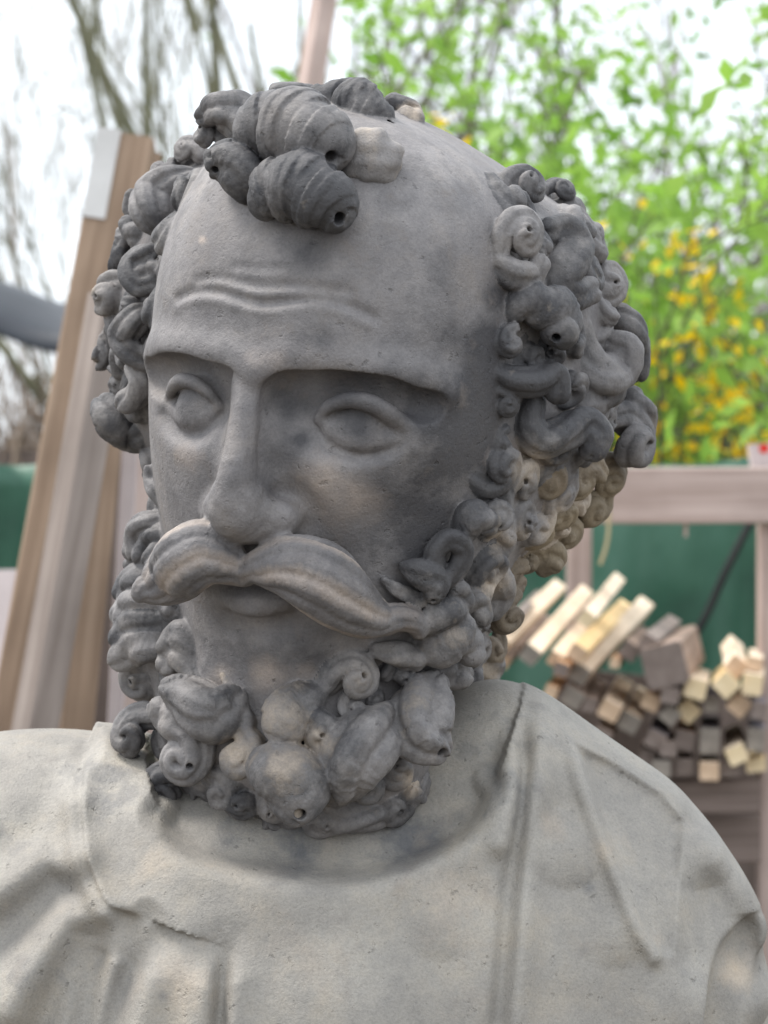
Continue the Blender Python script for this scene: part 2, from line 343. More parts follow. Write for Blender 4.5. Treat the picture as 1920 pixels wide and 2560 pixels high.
# ---------------------------------------------------------------- locks of hair: fat rolled tubes with strand grooves and drilled ends
class Lock:
    """one lock: a tube along a curve with strand grooves winding round it; it is carved out of the same stone as the head"""
    def __init__(s, C, rings=0, around=0, amp=0., hole=False, seed=0, **kw):
        C = np.asarray(C, float); seg = np.linalg.norm(np.diff(C[:, :3], axis=0), axis=1); L = np.r_[0, np.cumsum(seg)]
        n = int(np.clip(L[-1]/max(.14*C[:, 3].max(), .8), 12, 90)); t = np.linspace(0, 1, n)*L[-1]
        C = np.stack([np.interp(t, L, C[:, k]) for k in range(4)], 1); s.C, s.P, s.R = C, C[:, :3], C[:, 3]
        T = np.gradient(s.P, axis=0); T /= np.linalg.norm(T, axis=1)[:, None]+1e-9; n0 = np.cross(T[0], (.3, -1, .2)); N_ = [n0/np.linalg.norm(n0)]
        for i in range(1, n): q = N_[-1]-T[i]*(N_[-1] @ T[i]); N_.append(q/np.linalg.norm(q))
        s.T, s.N = T, np.array(N_); s.B = np.cross(T, s.N); s.t = np.linspace(0, 1, n)
        s.rings, s.around, s.amp, s.hole, s.seed, s.kw = rings, around, amp, hole, seed, kw
        m = s.R.max()*(1+amp); s.box = (s.P.min(0)-m, s.P.max(0)+m); s.cc = (s.P**2).sum(1); s.X = s.P.T*-2.
    def raw(s, Q):
        D = Q @ s.X; D += s.cc; D += np.einsum('ij,ij->i', Q, Q)[:, None]; np.maximum(D, 0, out=D); np.sqrt(D, out=D); D -= s.R; i = D.argmin(1); return D[np.arange(len(Q)), i], i
    def __call__(s, Q):
        d, i = s.raw(Q)
        if s.amp:
            q = Q-s.P[i]; ph = np.arctan2((q*s.B[i]).sum(1), (q*s.N[i]).sum(1)); r = s.R[i]
            f = 2*math.pi*s.rings*s.t[i] + s.around*ph + s.seed + .45*np.sin(6*s.t[i]+1.7*s.seed) + .25*np.sin(2*ph+s.seed); g = np.cos(f)
            g = np.where(g > 0, g*.45, -np.abs(g)**1.5) + .09*np.cos(3*f+1.3*np.sin(f+s.seed))
            d = d - s.amp*r*g*np.exp(-(d/(.5*r))**2)
        return d
    def bore(s):
        if not s.hole: return None
        p, t, r = s.P[-1], s.T[-1], s.R[-1]; v = (-HO @ HR)-p; v /= np.linalg.norm(v); a = t*.55+v*.8; a /= np.linalg.norm(a)
        p = p + t*r*.25
        return tube([(*(p+a*r*1.3), .27*r), (*(p+a*r*.2), .22*r), (*(p-a*r*.35), .1*r)])
def sweep(C, **kw): return Lock(C, **kw)
def lock(z, pts, **kw):
    s = ZOOM[z][2]
    k = dict(around=3, rings=.6, amp=.17); k.update(kw)
    fat = {'3': 1.42, '5': 1.25, '4': 1.22}.get(z, 1.0) if k.get('seg') is None else 1.0
    pts = [(p[0], p[1], p[2]+{'4': .5, '5': 2.}.get(z, -1.2), p[3]/s*.176*fat) for p in pts]
    if k.get('hole'): a = pts[-1]; pts[-1] = (a[0], a[1], a[2]+.25*a[3], a[3])
    C = marks(z, pts, 7, hair_base)
    # keep each lock compact: it rolls up on the spot instead of trailing away along the head
    e = -HO @ HR; L = C[:, :3]-e; D = np.linalg.norm(L, axis=1); U = L/D[:, None]; m = np.median(D)
    lim = .55*max(np.linalg.norm(U*m - (U*m).mean(0), axis=1).max(), C[:, 3].max())
    C[:, :3] = e + U*(m + lim*np.tanh((D-m)/lim))[:, None]
    return sweep(C, **k)
S1, S2 = dict(rings=3.5, around=1, amp=.14), dict(around=4, rings=.6, amp=.19)
H = dict(hole=True)
LOCKS = [  # kind, picture region, marks (x, y, height mm, radius), strand style
 # forelock
 ('hair_curl','2',[(870,545,6,100),(940,510,11,140),(1030,515,14,152),(1110,560,14,138),(1145,600,12,105)],{**S1,**H,'rings':3.0,'amp':.12}),
 ('hair_curl','2',[(830,255,7,115),(900,240,11,160),(1000,255,14,172),(1090,300,14,148),(1115,330,13,112)],{**S1,**H,'rings':2.7,'amp':.12}),
 ('hair_curl','2',[(770,520,5,60),(750,440,9,105),(690,395,11,98),(650,415,12,62)],{**H}),
 ('hair_curl','2',[(600,190,3,60),(660,170,7,80),(730,190,8,100),(770,250,6,80)],{**S2}),
 ('hair_curl','2',[(900,80,1,35),(980,78,3,45),(1070,95,1,40)],{}),
 ('hair_curl','2',[(1100,115,4,65),(1190,110,9,80),(1290,145,12,100),(1345,190,12,78)],{**H,**S1,'rings':2.5,'amp':.19}),
 ('hair_curl','2',[(1420,140,3,50),(1490,180,6,66),(1480,250,6,60),(1505,330,6,46)],{'rough':.04}),
 # image-left side
 ('hair_curl','5',[(760,215,1,55),(640,260,5,100),(530,360,8,125),(540,470,7,100),(590,540,4,60)],{**S2,'amp':.19}),
 ('hair_curl','5',[(400,350,-6,50),(390,420,-6,60),(420,480,-5,60)],{}),
 ('hair_curl','5',[(370,540,-6,60),(430,590,-3,85),(520,610,0,70)],{}),
 ('hair_curl','5',[(600,680,1,45),(490,720,5,58),(395,775,7,60),(380,860,8,62),(440,940,7,60),(540,930,4,60)],{**S2}),
 ('hair_curl','5',[(470,830,5,60),(540,830,3,60),(580,850,1,50)],{}),
 ('hair_curl','5',[(300,720,-9,70),(270,790,-8,80)],{}),
 ('hair_curl','5',[(500,1100,2,50),(400,1170,6,85),(340,1270,7,85),(390,1370,6,75),(490,1440,3,60)],{**S2}),
 ('hair_curl','5',[(400,1480,4,45),(440,1560,6,60),(430,1660,5,75),(370,1700,4,70)],{}),
 ('hair_curl','5',[(220,1730,-2,80),(290,1820,0,140),(390,1900,-1,120),(470,1900,-4,80)],{}),
 ('beard_curl','V',[(318,1015,0,12),(325,1045,1,17),(345,1080,1,14)],{}),
 # image-right side
 ('hair_curl','3',[(600,300,-3,45),(660,290,-5,48),(680,360,-6,45)],{}),
 ('hair_curl','3',[(310,560,3,42),(370,610,6,58),(450,620,6,48),(500,560,3,38)],{}),
 ('hair_curl','3',[(550,390,2,50),(630,385,5,55),(690,460,6,55),(650,550,5,70),(590,640,4,68),(650,710,4,60),(740,700,4,55)],{}),
 ('hair_curl','3',[(375,800,5,45),(440,755,9,70),(540,780,11,82),(625,840,12,80),(600,900,12,70)],{**H,**S1,'rings':2,'amp':.19}),
 ('hair_curl','3',[(690,900,2,55),(705,1020,5,72),(790,1120,8,78),(900,1100,8,76),(940,1000,8,66),(880,960,7,50)],{'around':3,'amp':.19}),
 ('hair_curl','3',[(900,830,-3,50),(970,890,-4,55),(1000,990,-5,50),(1000,1100,-6,45)],{}),
 ('hair_curl','3',[(290,1110,3,36),(370,1150,7,52),(480,1150,9,58),(580,1120,8,52),(590,1200,6,50)],{'rough':.035}),
 ('hair_curl','3',[(460,1270,3,55),(440,1370,6,66),(510,1450,8,66),(620,1410,10,68),(720,1360,10,62),(790,1420,10,60),(775,1480,11,52)],{**H}),
 ('hair_curl','3',[(960,1240,-8,55),(1020,1310,-10,48),(1025,1420,-12,42)],{}),
 ('hair_curl','3',[(640,1240,-2,60),(740,1240,0,72),(850,1210,-1,60)],{}),
 # image-right sideburn
 ('beard_curl','4',[(1440,120,2,45),(1480,70,6,58),(1530,90,6,42)],{}),
 ('beard_curl','4',[(1550,70,-2,42),(1590,130,-2,52),(1580,190,-3,40)],{'rough':.04}),
 ('beard_curl','4',[(1330,280,4,36),(1320,210,6,36),(1375,155,7,38),(1425,190,7,38),(1410,260,7,36),(1360,310,6,36)],{}),
 ('beard_curl','4',[(1490,270,-1,58),(1550,300,-2,68),(1565,370,-3,58),(1540,430,-5,46)],{'rough':.04}),
 ('beard_curl','4',[(1200,265,2,22),(1260,285,6,46),(1315,325,8,48),(1315,370,8,36)],{**H}),
 ('beard_curl','4',[(1120,320,1,14),(1180,365,3,26),(1260,400,4,24)],{}),
 ('beard_curl','4',[(1370,385,4,38),(1400,345,6,40),(1435,400,5,36)],{}),
 ('beard_curl','4',[(1430,430,3,36),(1475,400,5,42),(1500,460,4,40)],{}),
 ('beard_curl','4',[(1280,510,4,50),(1320,455,8,58),(1390,455,9,52),(1440,500,8,40)],{**S1,'rings':1.5,'amp':.19}),
 ('beard_curl','4',[(1270,600,4,50),(1350,580,9,70),(1430,550,10,66),(1460,610,9,50)],{**S1,'rings':1.5,'amp':.19}),
 ('beard_curl','4',[(1290,680,4,42),(1350,690,7,55),(1420,700,7,45)],{}),
 ('beard_curl','4',[(1470,630,-1,66),(1530,660,-3,64),(1510,740,-4,60)],{'rough':.04}),
 # beard
 ('beard_curl','4',[(1090,600,3,28),(1170,615,7,42),(1240,635,6,40)],{}),
 ('beard_curl','4',[(1310,750,5,60),(1265,830,10,102),(1250,920,13,98),(1310,975,13,62)],{**H,**S2,'amp':.19}),
 ('beard_curl','4',[(1120,880,6,62),(1060,945,11,105),(985,1035,13,105),(960,1110,11,80)],{**S2,'amp':.19}),
 ('beard_curl','4',[(1390,810,2,46),(1430,880,4,64),(1450,950,4,60)],{'around':3,'amp':.19}),
 ('beard_curl','4',[(1150,1065,3,48),(1180,1145,5,52),(1260,1165,6,52),(1295,1090,5,46),(1235,1055,5,48)],{}),
 ('beard_curl','4',[(1120,1190,-2,50),(1190,1240,-2,58),(1270,1190,-2,48)],{'rough':.04}),
 ('beard_curl','4',[(855,775,5,36),(780,805,9,66),(715,880,11,80),(705,930,10,55)],{**S1,'rings':1.5,'amp':.19}),
 ('beard_curl','4',[(655,1055,7,62),(710,1080,12,110),(765,1135,14,118),(775,1195,14,86)],{**H,'around':2,'amp':.1}),
 ('beard_curl','4',[(480,700,1,16),(525,800,5,34),(565,880,5,40)],{}),
 ('beard_curl','4',[(265,760,4,42),(340,790,9,80),(430,850,12,95),(490,810,10,64)],{'around':3,'amp':.19}),
 ('beard_curl','4',[(230,840,4,48),(280,880,7,62),(320,925,6,42)],{}),
 ('beard_curl','4',[(90,1040,-4,46),(125,1100,-4,64),(160,1150,-5,50)],{}),
 ('beard_curl','4',[(115,200,-2,38),(145,110,0,48),(220,85,2,38)],{**S2}),
 ('beard_curl','4',[(150,220,0,38),(200,150,3,44),(255,160,2,34)],{**S2}),
 ('beard_curl','4',[(900,1285,0,44),(985,1260,2,60),(1080,1250,1,54)],{**S2,'amp':.19}),
 ('beard_curl','4',[(80,370,0,40),(130,320,3,58),(200,345,2,45)],{'around':3}),
 ('beard_curl','4',[(75,455,0,45),(130,410,3,60),(205,430,2,48)],{'around':3}),
 ('beard_curl','4',[(70,545,0,48),(140,495,3,66),(225,505,2,50)],{'around':3}),
 ('beard_curl','4',[(70,625,0,50),(150,575,4,70),(235,585,3,52)],{'around':3}),
 ('beard_curl','4',[(250,585,1,38),(305,540,5,52),(360,580,3,44)],{'around':3}),
 ('beard_curl','4',[(255,655,1,42),(310,612,5,56),(355,662,4,46)],{'around':3}),
]
SNAILS = [  # kind, region, x, y, height mm, radius, tail angle, turn
 ('hair_curl','3',430,185,7,128,200,-1),('hair_curl','3',615,190,-3,75,150,-1),('hair_curl','3',410,420,7,138,190,-1),('hair_curl','3',830,640,0,140,200,1),('hair_curl','3',960,1450,-4,175,120,-1),
 ('hair_curl','3',350,960,3,75,90,1),('hair_curl','3',330,1270,2,70,90,-1),('hair_curl','3',310,1470,1,70,100,1),('hair_curl','3',560,1010,2,100,60,1),('hair_curl','3',760,1290,-2,120,90,-1),
 ('hair_curl','5',240,1010,0,165,60,1),('hair_curl','5',300,1580,3,105,80,-1),('hair_curl','5',330,640,-6,110,30,1),('hair_curl','5',165,1400,-2,125,60,-1),
 ('hair_curl','2',500,350,2,72,0,1),('hair_curl','2',395,430,0,60,20,-1),('hair_curl','2',600,280,1,85,0,1),('hair_curl','2',490,430,-2,85,40,-1),('hair_curl','2',545,385,-2,70,40,1),
 ('back_hair','3',520,1650,-2,130,200,-1),('back_hair','3',690,1640,-2,140,30,1),('back_hair','3',840,1640,-6,130,150,-1),('back_hair','3',600,1800,-3,125,90,1),('back_hair','3',760,1790,-6,125,20,-1),
 ('back_hair','3',480,1900,-4,120,60,1),('back_hair','3',630,1930,-7,115,180,-1),('back_hair','3',420,2040,-4,115,0,1),('back_hair','3',545,2060,-7,110,120,-1),('back_hair','3',350,2170,-4,110,70,1),('back_hair','V',1095,1330,-1,46,90,1),('back_hair','V',1062,1400,-1,44,30,-1),
 ('beard_curl','4',1005,715,7,105,170,-1),('beard_curl','4',990,830,6,58,100,1),('beard_curl','4',1200,690,6,72,160,-1),('beard_curl','4',860,945,9,95,120,-1),('beard_curl','4',540,1020,7,92,60,-1),
 ('beard_curl','4',150,725,3,108,30,1),('beard_curl','4',320,1030,8,122,80,-1),('beard_curl','4',125,935,2,105,60,1),('beard_curl','4',240,1150,2,105,50,1),('beard_curl','4',465,1165,3,80,90,-1),('beard_curl','4',1060,1140,4,85,100,1),
 ('beard_curl','4',1400,620,5,95,170,-1),('beard_curl','4',290,880,4,80,30,1),('beard_curl','4',680,1230,1,80,90,1),('beard_curl','4',860,1270,1,95,90,-1),('beard_curl','4',1010,1275,1,110,60,1),('beard_curl','4',1150,1215,1,100,110,-1),('beard_curl','4',560,1200,1,90,70,1),
]
MOUST = [('4',[(560,290,9,44),(610,270,11,62),(680,265,12,92),(760,268,13,122),(860,312,14,142),(945,385,13,128),(1030,450,11,98),(1100,475,9,68),(1180,468,9,56),(1240,490,8,46),(1258,525,7,30)],dict(around=9,rings=2.6,amp=.055,seg=88)),
         ('4',[(560,295,9,44),(520,268,11,66),(460,232,12,100),(400,212,13,128),(330,245,13,134),(268,305,12,112),(215,345,10,76),(170,355,8,56),(145,375,7,38)],dict(around=9,rings=2.6,amp=.055,seg=88))]
def snail(c, ex, ey, nn, R, turn, a0, h=0., turns=1.15, tail=.8, hole=True, seed=0, lift=.45, **kw):
    """a drilled snail curl: a lock that runs in, winds up once or twice and rises to a bored centre"""
    t = np.linspace(0, 1, int(15*turns)+6); r0 = .5*R
    ang = a0 + turn*t*turns*2*math.pi; pr = R*(.52-.40*t); pr[0:3] += R*tail*np.array([.5, .22, .06])
    ang[0:3] -= turn*np.array([.35, .14, .03])
    C = c + ex*(pr*np.cos(ang))[:, None] + ey*(pr*np.sin(ang))[:, None] + nn*(h + R*(lift*t - .15))[:, None]
    g = np.random.default_rng(seed); C = C + ex*(R*.07*np.sin(t*5+g.uniform(0, 6)))[:, None] + nn*(R*.1*np.sin(t*4+g.uniform(0, 6)))[:, None]
    rr = r0*(1.08-.42*t)*(1+.13*np.sin(t*7+g.uniform(0, 6))); rr[:2] *= (.75, .92)
    k = dict(around=4, rings=.7, amp=.18); k.update(kw)
    return sweep(np.c_[C, rr], hole=hole, seed=seed, **k)
def snail_at(z, x, y, h, R, a0=0., turn=1, tilt=.45, **kw):
    """a snail curl seen at a picture mark; it faces half outwards, half towards where the light comes from"""
    s = ZOOM[z][2]; c = marks(z, [(x, y, h), (x, y, h)], 1, hair_base)[0][:3]; vw = ray(*full(z, x, y)) @ HR
    nn = normal(c, hair_base)*(1-tilt) - vw*tilt*1.3; nn /= np.linalg.norm(nn)
    up = np.array([0, 0, 1.]) @ HR; ex = np.cross(up, nn)*1.; ex /= np.linalg.norm(ex); ey = np.cross(nn, ex)
    return snail(c, ex, ey, nn, R/s*.176*1.14, turn, math.radians(a0), **kw)

FACE = np.array([(425,370),(345,600),(312,760),(325,930),(345,1050),(372,1160),(340,1230),(400,1320),(430,1400),(440,1470),(480,1540),(560,1570),(660,1500),(760,1400),(890,1340),(880,1240),(985,1140),(1045,1020),(1066,860),(1085,600),(1075,450),(1100,360),(1010,285),(920,225),(930,340),(880,410),(760,490),(560,430),(450,400)], float)
def in_face(p):
    w = to_world(p); x = (960+FOC*w[0]/w[1])*ZOOM['V'][2]; y = (1280-FOC*w[2]/w[1])*ZOOM['V'][2]; c = False
    for (x0, y0), (x1, y1) in zip(FACE, np.roll(FACE, -1, 0)):
        if (y0 > y) != (y1 > y) and x < (x1-x0)*(y-y0)/(y1-y0)+x0: c = not c
    return c
def fillers(parts):
    """the deeper layer of curls between and behind the big ones"""
    g = np.random.default_rng(11); D = g.normal(size=(9000, 3)); D /= np.linalg.norm(D, axis=1)[:, None]
    P = D*np.array([95, 125, 112]) + np.array([6, 2, -20]) ; P[::2, 2] -= g.uniform(0, 140, len(P[::2]))
    for _ in range(4):
        d = hair_base(P); e = np.eye(3)*.5
        G = np.stack([hair_base(P+k)-hair_base(P-k) for k in e], 1); G /= np.linalg.norm(G, axis=1)[:, None]; P = P - G*d[:, None]
    out = []
    view = (-HO @ HR) 
    for p, nn in zip(P, G):
        x, y, z = p; ax = abs(x-7)
        head_z = -84 < z < 74 and y > -58 and ax > 50 or (-120 < z < 40 and y > 40)
        beard_z = -205 < z < -92 and y < 30 and (ax > 56 or z < -128) and not (y > 5 and ax < 30)
        if not (head_z or beard_z): continue
        fc = nn @ (view-p)/np.linalg.norm(view-p)
        if fc < -.2 or fc > 0 and in_face(p): continue
        if any((abs(p-.5*(k.box[0]+k.box[1])) < .5*(k.box[1]-k.box[0])+4).all() and k.raw(p[None])[0][0] < 4.5 for k in parts): continue
        if any(((p-o[0])**2).sum() < 18**2 for o in out): continue
        out.append((p, nn, 'hair_curl' if head_z else 'beard_curl'))
        if len(out) > 230: break
    return out
def at(z, x, y, depth):                                 # a point of the place: picture mark and distance in metres
    d = ray(*full(z, x, y)); return Vector(d/d[1]*depth) + Vector((0, 0, CAM_H))
rng = random.Random(7); nr = np.random.default_rng(7)

# ---------------------------------------------------------------- ground
n = 60; gx, gy = np.meshgrid(np.linspace(-60, 60, n), np.linspace(-8, 160, n))
gz = np.where(gy > 5, (gy-5)*.012, 0) + nr.normal(0, .012, gx.shape)*(np.hypot(gx, gy) > 4)
ii = np.arange(n*n).reshape(n, n)
ground = build('ground', np.c_[gx.ravel(), gy.ravel(), gz.ravel()], np.stack([ii[:-1, :-1], ii[:-1, 1:], ii[1:, 1:], ii[1:, :-1]], -1).reshape(-1, 4), M['soil'], smooth=True)
tag(ground, 'bare brown soil of the yard and the wood behind it', kind='structure')

# ---------------------------------------------------------------- boards, posts, sticks
BOXF = [[0,1,3,2],[4,6,7,5],[0,4,5,1],[2,3,7,6],[0,2,6,4],[1,5,7,3]]
def bar_mesh(L_, w, h, axis, mats, name, seed, ends=False):
    r = random.Random(seed); b = min(w, h)*.07
    V, F = [], []
    prof = [(-w/2+b, -h/2), (w/2-b, -h/2), (w/2, -h/2+b), (w/2, h/2-b), (w/2-b, h/2), (-w/2+b, h/2), (-w/2, h/2-b), (-w/2, -h/2+b)]
    ts = np.linspace(0, L_, 2 if L_ < .8 else 7)
    for k, t in enumerate(ts):
        dx, dy, tw = r.gauss(0, w*.012), r.gauss(0, h*.02), r.gauss(0, .01)
        for (a, c) in prof: V.append((a*(1+tw)+dx, t, c+dy) if axis == 1 else (a*(1+tw)+dx, c+dy, t))
    for k in range(len(ts)-1):
        for j in range(8): a, c = k*8+j, k*8+(j+1) % 8; F.append((a, c, c+8, a+8))
    F.append(tuple(range(8))[::-1]); F.append(tuple((len(ts)-1)*8+j for j in range(8)))
    o = build(name, V, F, mats)
    if ends: o.data.polygons[-1].material_index = o.data.polygons[-2].material_index = 1
    if axis == 2:                                       # outward faces for the other handedness
        o.data.flip_normals()
    return o
def board(name, foot, top, w, h, mat, seed, spin=0.):
    d = top-foot; o = bar_mesh(d.length, w, h, 2, M[mat], name, seed); o.location = foot
    q = Vector((0, 0, 1)).rotation_difference(d.normalized()); o.rotation_mode = 'QUATERNION'; o.rotation_quaternion = q @ Quaternion((0, 0, 1), spin); return o
def down(top, low):                                     # extend the line top -> low to the ground
    t = top.z/(top.z-low.z); return top + (low-top)*t
# planks leaning on the left
G = 'planks leaning beside the statue'
def plank(x0, y0, d0, x1, y1, d1, w, h, mat, seed, label, spin=0.):
    a = at('V', x0, y0, d0); o = board('plank', down(a, at('V', x1, y1, d1)), a, w, h, mat, seed, spin); return tag(o, label, 'plank', G)
p = plank(275, 300, 2.30, 40, 1580, 2.18, .0526, .03, 'board', 1, 'longest brown plank leaning left of the head, grey painted patch at its top', .0)
plank(316, 335, 2.42, 118, 1580, 2.30, .03, .03, 'board', 2, 'brown plank right behind the longest one, its top hidden by the curls', .2)
plank(241, 640, 2.15, 81, 1541, 2.08, .0315, .03, 'grey_board', 3, 'weathered grey-brown plank in front, starting at the lower curls', .75)
plank(233, 900, 2.21, 167, 1541, 2.16, .030, .024, 'board', 4, 'brown plank standing just behind the weathered front plank', .1)
plank(258, 930, 2.36, 222, 1541, 2.30, .034, .02, 'dark_board', 9, 'dark board added to stand for the shaded gap between the brown plank and the pale lath')  # added board: fills a gap that is only darkness
plank(283, 940, 2.30, 250, 1541, 2.26, .014, .012, 'pale_board', 5, 'thin pale pinkish lath just left of the beard')
plank(312, 960, 2.5, 285, 1580, 2.45, .05, .02, 'rack', 6, 'light brown lath half hidden behind the beard', .1)
plank(14, 1235, 2.75, 6, 1580, 2.70, .05, .02, 'pale_board', 7, 'short pale pink board at the left edge of the picture')
# painted patch at the top end of the first plank (a part of it)
p.rotation_mode = 'QUATERNION'; bpy.context.view_layer.update()
inv = p.matrix_world.inverted(); Lp = p.data.vertices[-1].co.z
xs = (-.0263, -.0045)
V = [(x, y, z) for z in (Lp-.088, Lp-.03, Lp+.002) for x, y in ((xs[0]-.0005, .0), (xs[0]-.0005, -.0172), (xs[1], -.0172))]
patch = build('painted_patch', V, [(0,1,4,3),(1,2,5,4),(3,4,7,6),(4,5,8,7)], M['blank'], p)
patch['label'] = 'grey painted patch'
# tall pole rising behind the head
a = at('V', 716, -90, 3.3); b_ = at('V', 672, 180, 3.25)
tag(board('pole', down(a, b_), a, .028, .028, 'rack', 8, .6), 'tall thin pinkish wooden pole leaning up behind the top curls', 'pole')

# timber rack on the right: rail, posts, shelf boards
DR = 2.75
rack = empty('timber_rack', (at('V', 1290, 1070, DR).x, DR, 0)); tag(rack, 'weathered timber rack with a wide top rail holding the pile of sticks', 'rack')
def part_board(name, A, B, w, h, mat, seed, spin=0.):
    o = board(name, A, B, w, h, mat, seed, spin); o.parent = rack; o.location = A - rack.location; return o
part_board('rail', at('V', 1120, 1072, DR), at('V', 1760, 1066, DR), .03, .064, 'rack', 11, math.pi/2)
bpy.context.view_layer.update()
a = at('V', 1662, 1132, DR+.02); part_board('post', Vector((a.x, a.y, 0)), a, .026, .03, 'rack', 12)
a = at('V', 1640, 950, DR+.03); b_ = at('V', 1650, 1010, DR+.03); po = part_board('post', b_, at('V', 1646, 958, DR+.03), .03, .022, 'pale_board', 13)
po['label'] = 'short pale post stub with a red paint dot above the rail'
rd = build('paint_dot', [(math.cos(k)*.006, -.0122, .022+math.sin(k)*.006) for k in np.arange(8)*math.pi/4], [tuple(range(8))], M['red'], po)
for k, (y, w, mat, d) in enumerate(((1722, .036, 'dark_board', 2.62), (1815, .05, 'dark_board', 2.66), (2010, .05, 'dark_board', 2.66))):
    part_board('shelf_board', at('V', 1180, y, d), at('V', 1640, y-4, d), w, .02, mat, 20+k, math.pi/2 if False else 0)
a = at('V', 1250, 1500, 3.02); part_board('post', Vector((a.x, a.y, 0)), at('V', 1250, 1100, 3.02), .03, .03, 'rack', 15)
bb = build('gap_shade_board', [(x, y, z) for y in (2.98, 3.0) for x, z in ((at('V', 1200, 1, 2.98).x, .5), (at('V', 1655, 1, 2.98).x, .5), (at('V', 1655, 1, 2.98).x, at('V', 1, 1490, 2.98).z), (at('V', 1200, 1, 2.98).x, at('V', 1, 1440, 2.98).z))], [(0,1,2,3),(7,6,5,4),(0,4,5,1),(1,5,6,2),(2,6,7,3),(3,7,4,0)], M['dark_board'], rack, origin=rack.location)  # dark board added behind the sticks to shade the gaps between them
# splinter and cord hanging from the rail
sp = part_board('splinter', at('V', 1481, 1160, DR), at('V', 1482, 1120, DR), .004, .003, 'rack', 16)
def tube_mesh(P, R, seg=6):
    C = np.c_[np.asarray(P, float), np.broadcast_to(R, len(P))]
    Tn = np.gradient(C[:, :3], axis=0); Tn /= np.linalg.norm(Tn, axis=1)[:, None]+1e-9
    ref = np.array([.31, .9, .2]); A = np.cross(Tn, ref); A /= np.linalg.norm(A, axis=1)[:, None]+1e-9; B = np.cross(Tn, A)
    ph = np.arange(seg)*2*math.pi/seg
    V = (C[:, None, :3] + (A[:, None]*np.cos(ph)[None, :, None] + B[:, None]*np.sin(ph)[None, :, None])*C[:, None, 3:]).reshape(-1, 3)
    m = len(C); i = np.arange(m*seg).reshape(m, seg); j = np.roll(i, -1, 1)
    return V, np.stack([i[:-1], j[:-1], j[1:], i[1:]], -1).reshape(-1, 4)
c = [np.array(at('V', x, y, DR-.03)) for x, y in ((1316, 1100), (1314, 1150), (1308, 1185), (1296, 1220))]
tag(build('cord', *tube_mesh(spline(c, 5), .0022), M['cord'], smooth=True), 'thin straw coloured cord dangling from the rail in front of the green sheet', 'cord')

# green sheet hung behind the rack, from left to right
nx, nz = 150, 50
x0, x1 = at('V', -500, 1000, 3.15).x, at('V', 2100, 1000, 3.15).x; zt = at('V', 0, 985, 3.15).z
V = np.zeros((nz, nx, 3))
for i in range(nz):
    f = i/(nz-1); u = np.linspace(0, 1, nx)
    fold = .034*np.sin(u*34+2.5*f+.8*np.sin(u*9)) + .022*np.sin(u*71-6*f+1) + .03*np.sin(u*16 + 5*f*u) + .012*np.sin(u*130+14*f)
    V[i] = np.c_[x0+(x1-x0)*u, 3.15+fold*(.35+f)+.01*np.sin(f*9+u*30), zt*(1-f)+.02*f + .012*np.sin(u*23)*(1-f)]
ii = np.arange(nx*nz).reshape(nz, nx)
sheet = build('tarpaulin', V.reshape(-1, 3), np.stack([ii[:-1, :-1], ii[:-1, 1:], ii[1:, 1:], ii[1:, :-1]], -1).reshape(-1, 4), M['tarp'], smooth=True)
md = sheet.modifiers.new('thickness', 'SOLIDIFY'); md.thickness = .002
tag(sheet, 'dark green tarpaulin hanging in folds behind the rack and planks', 'tarpaulin')
c = [np.array(at('V', x, y, 3.08)) for x, y in ((1640, 1090), (1610, 1150), (1565, 1240), (1530, 1320), (1495, 1385), (1470, 1440))]  # added strip that draws the dark line of a tarpaulin fold
tag(build('fold_shade', *tube_mesh(spline(c, 4), .0055), M['fold_shade'], smooth=True), 'black strip standing in for a shaded fold line across the green tarpaulin beside the right post', 'fold_shade')

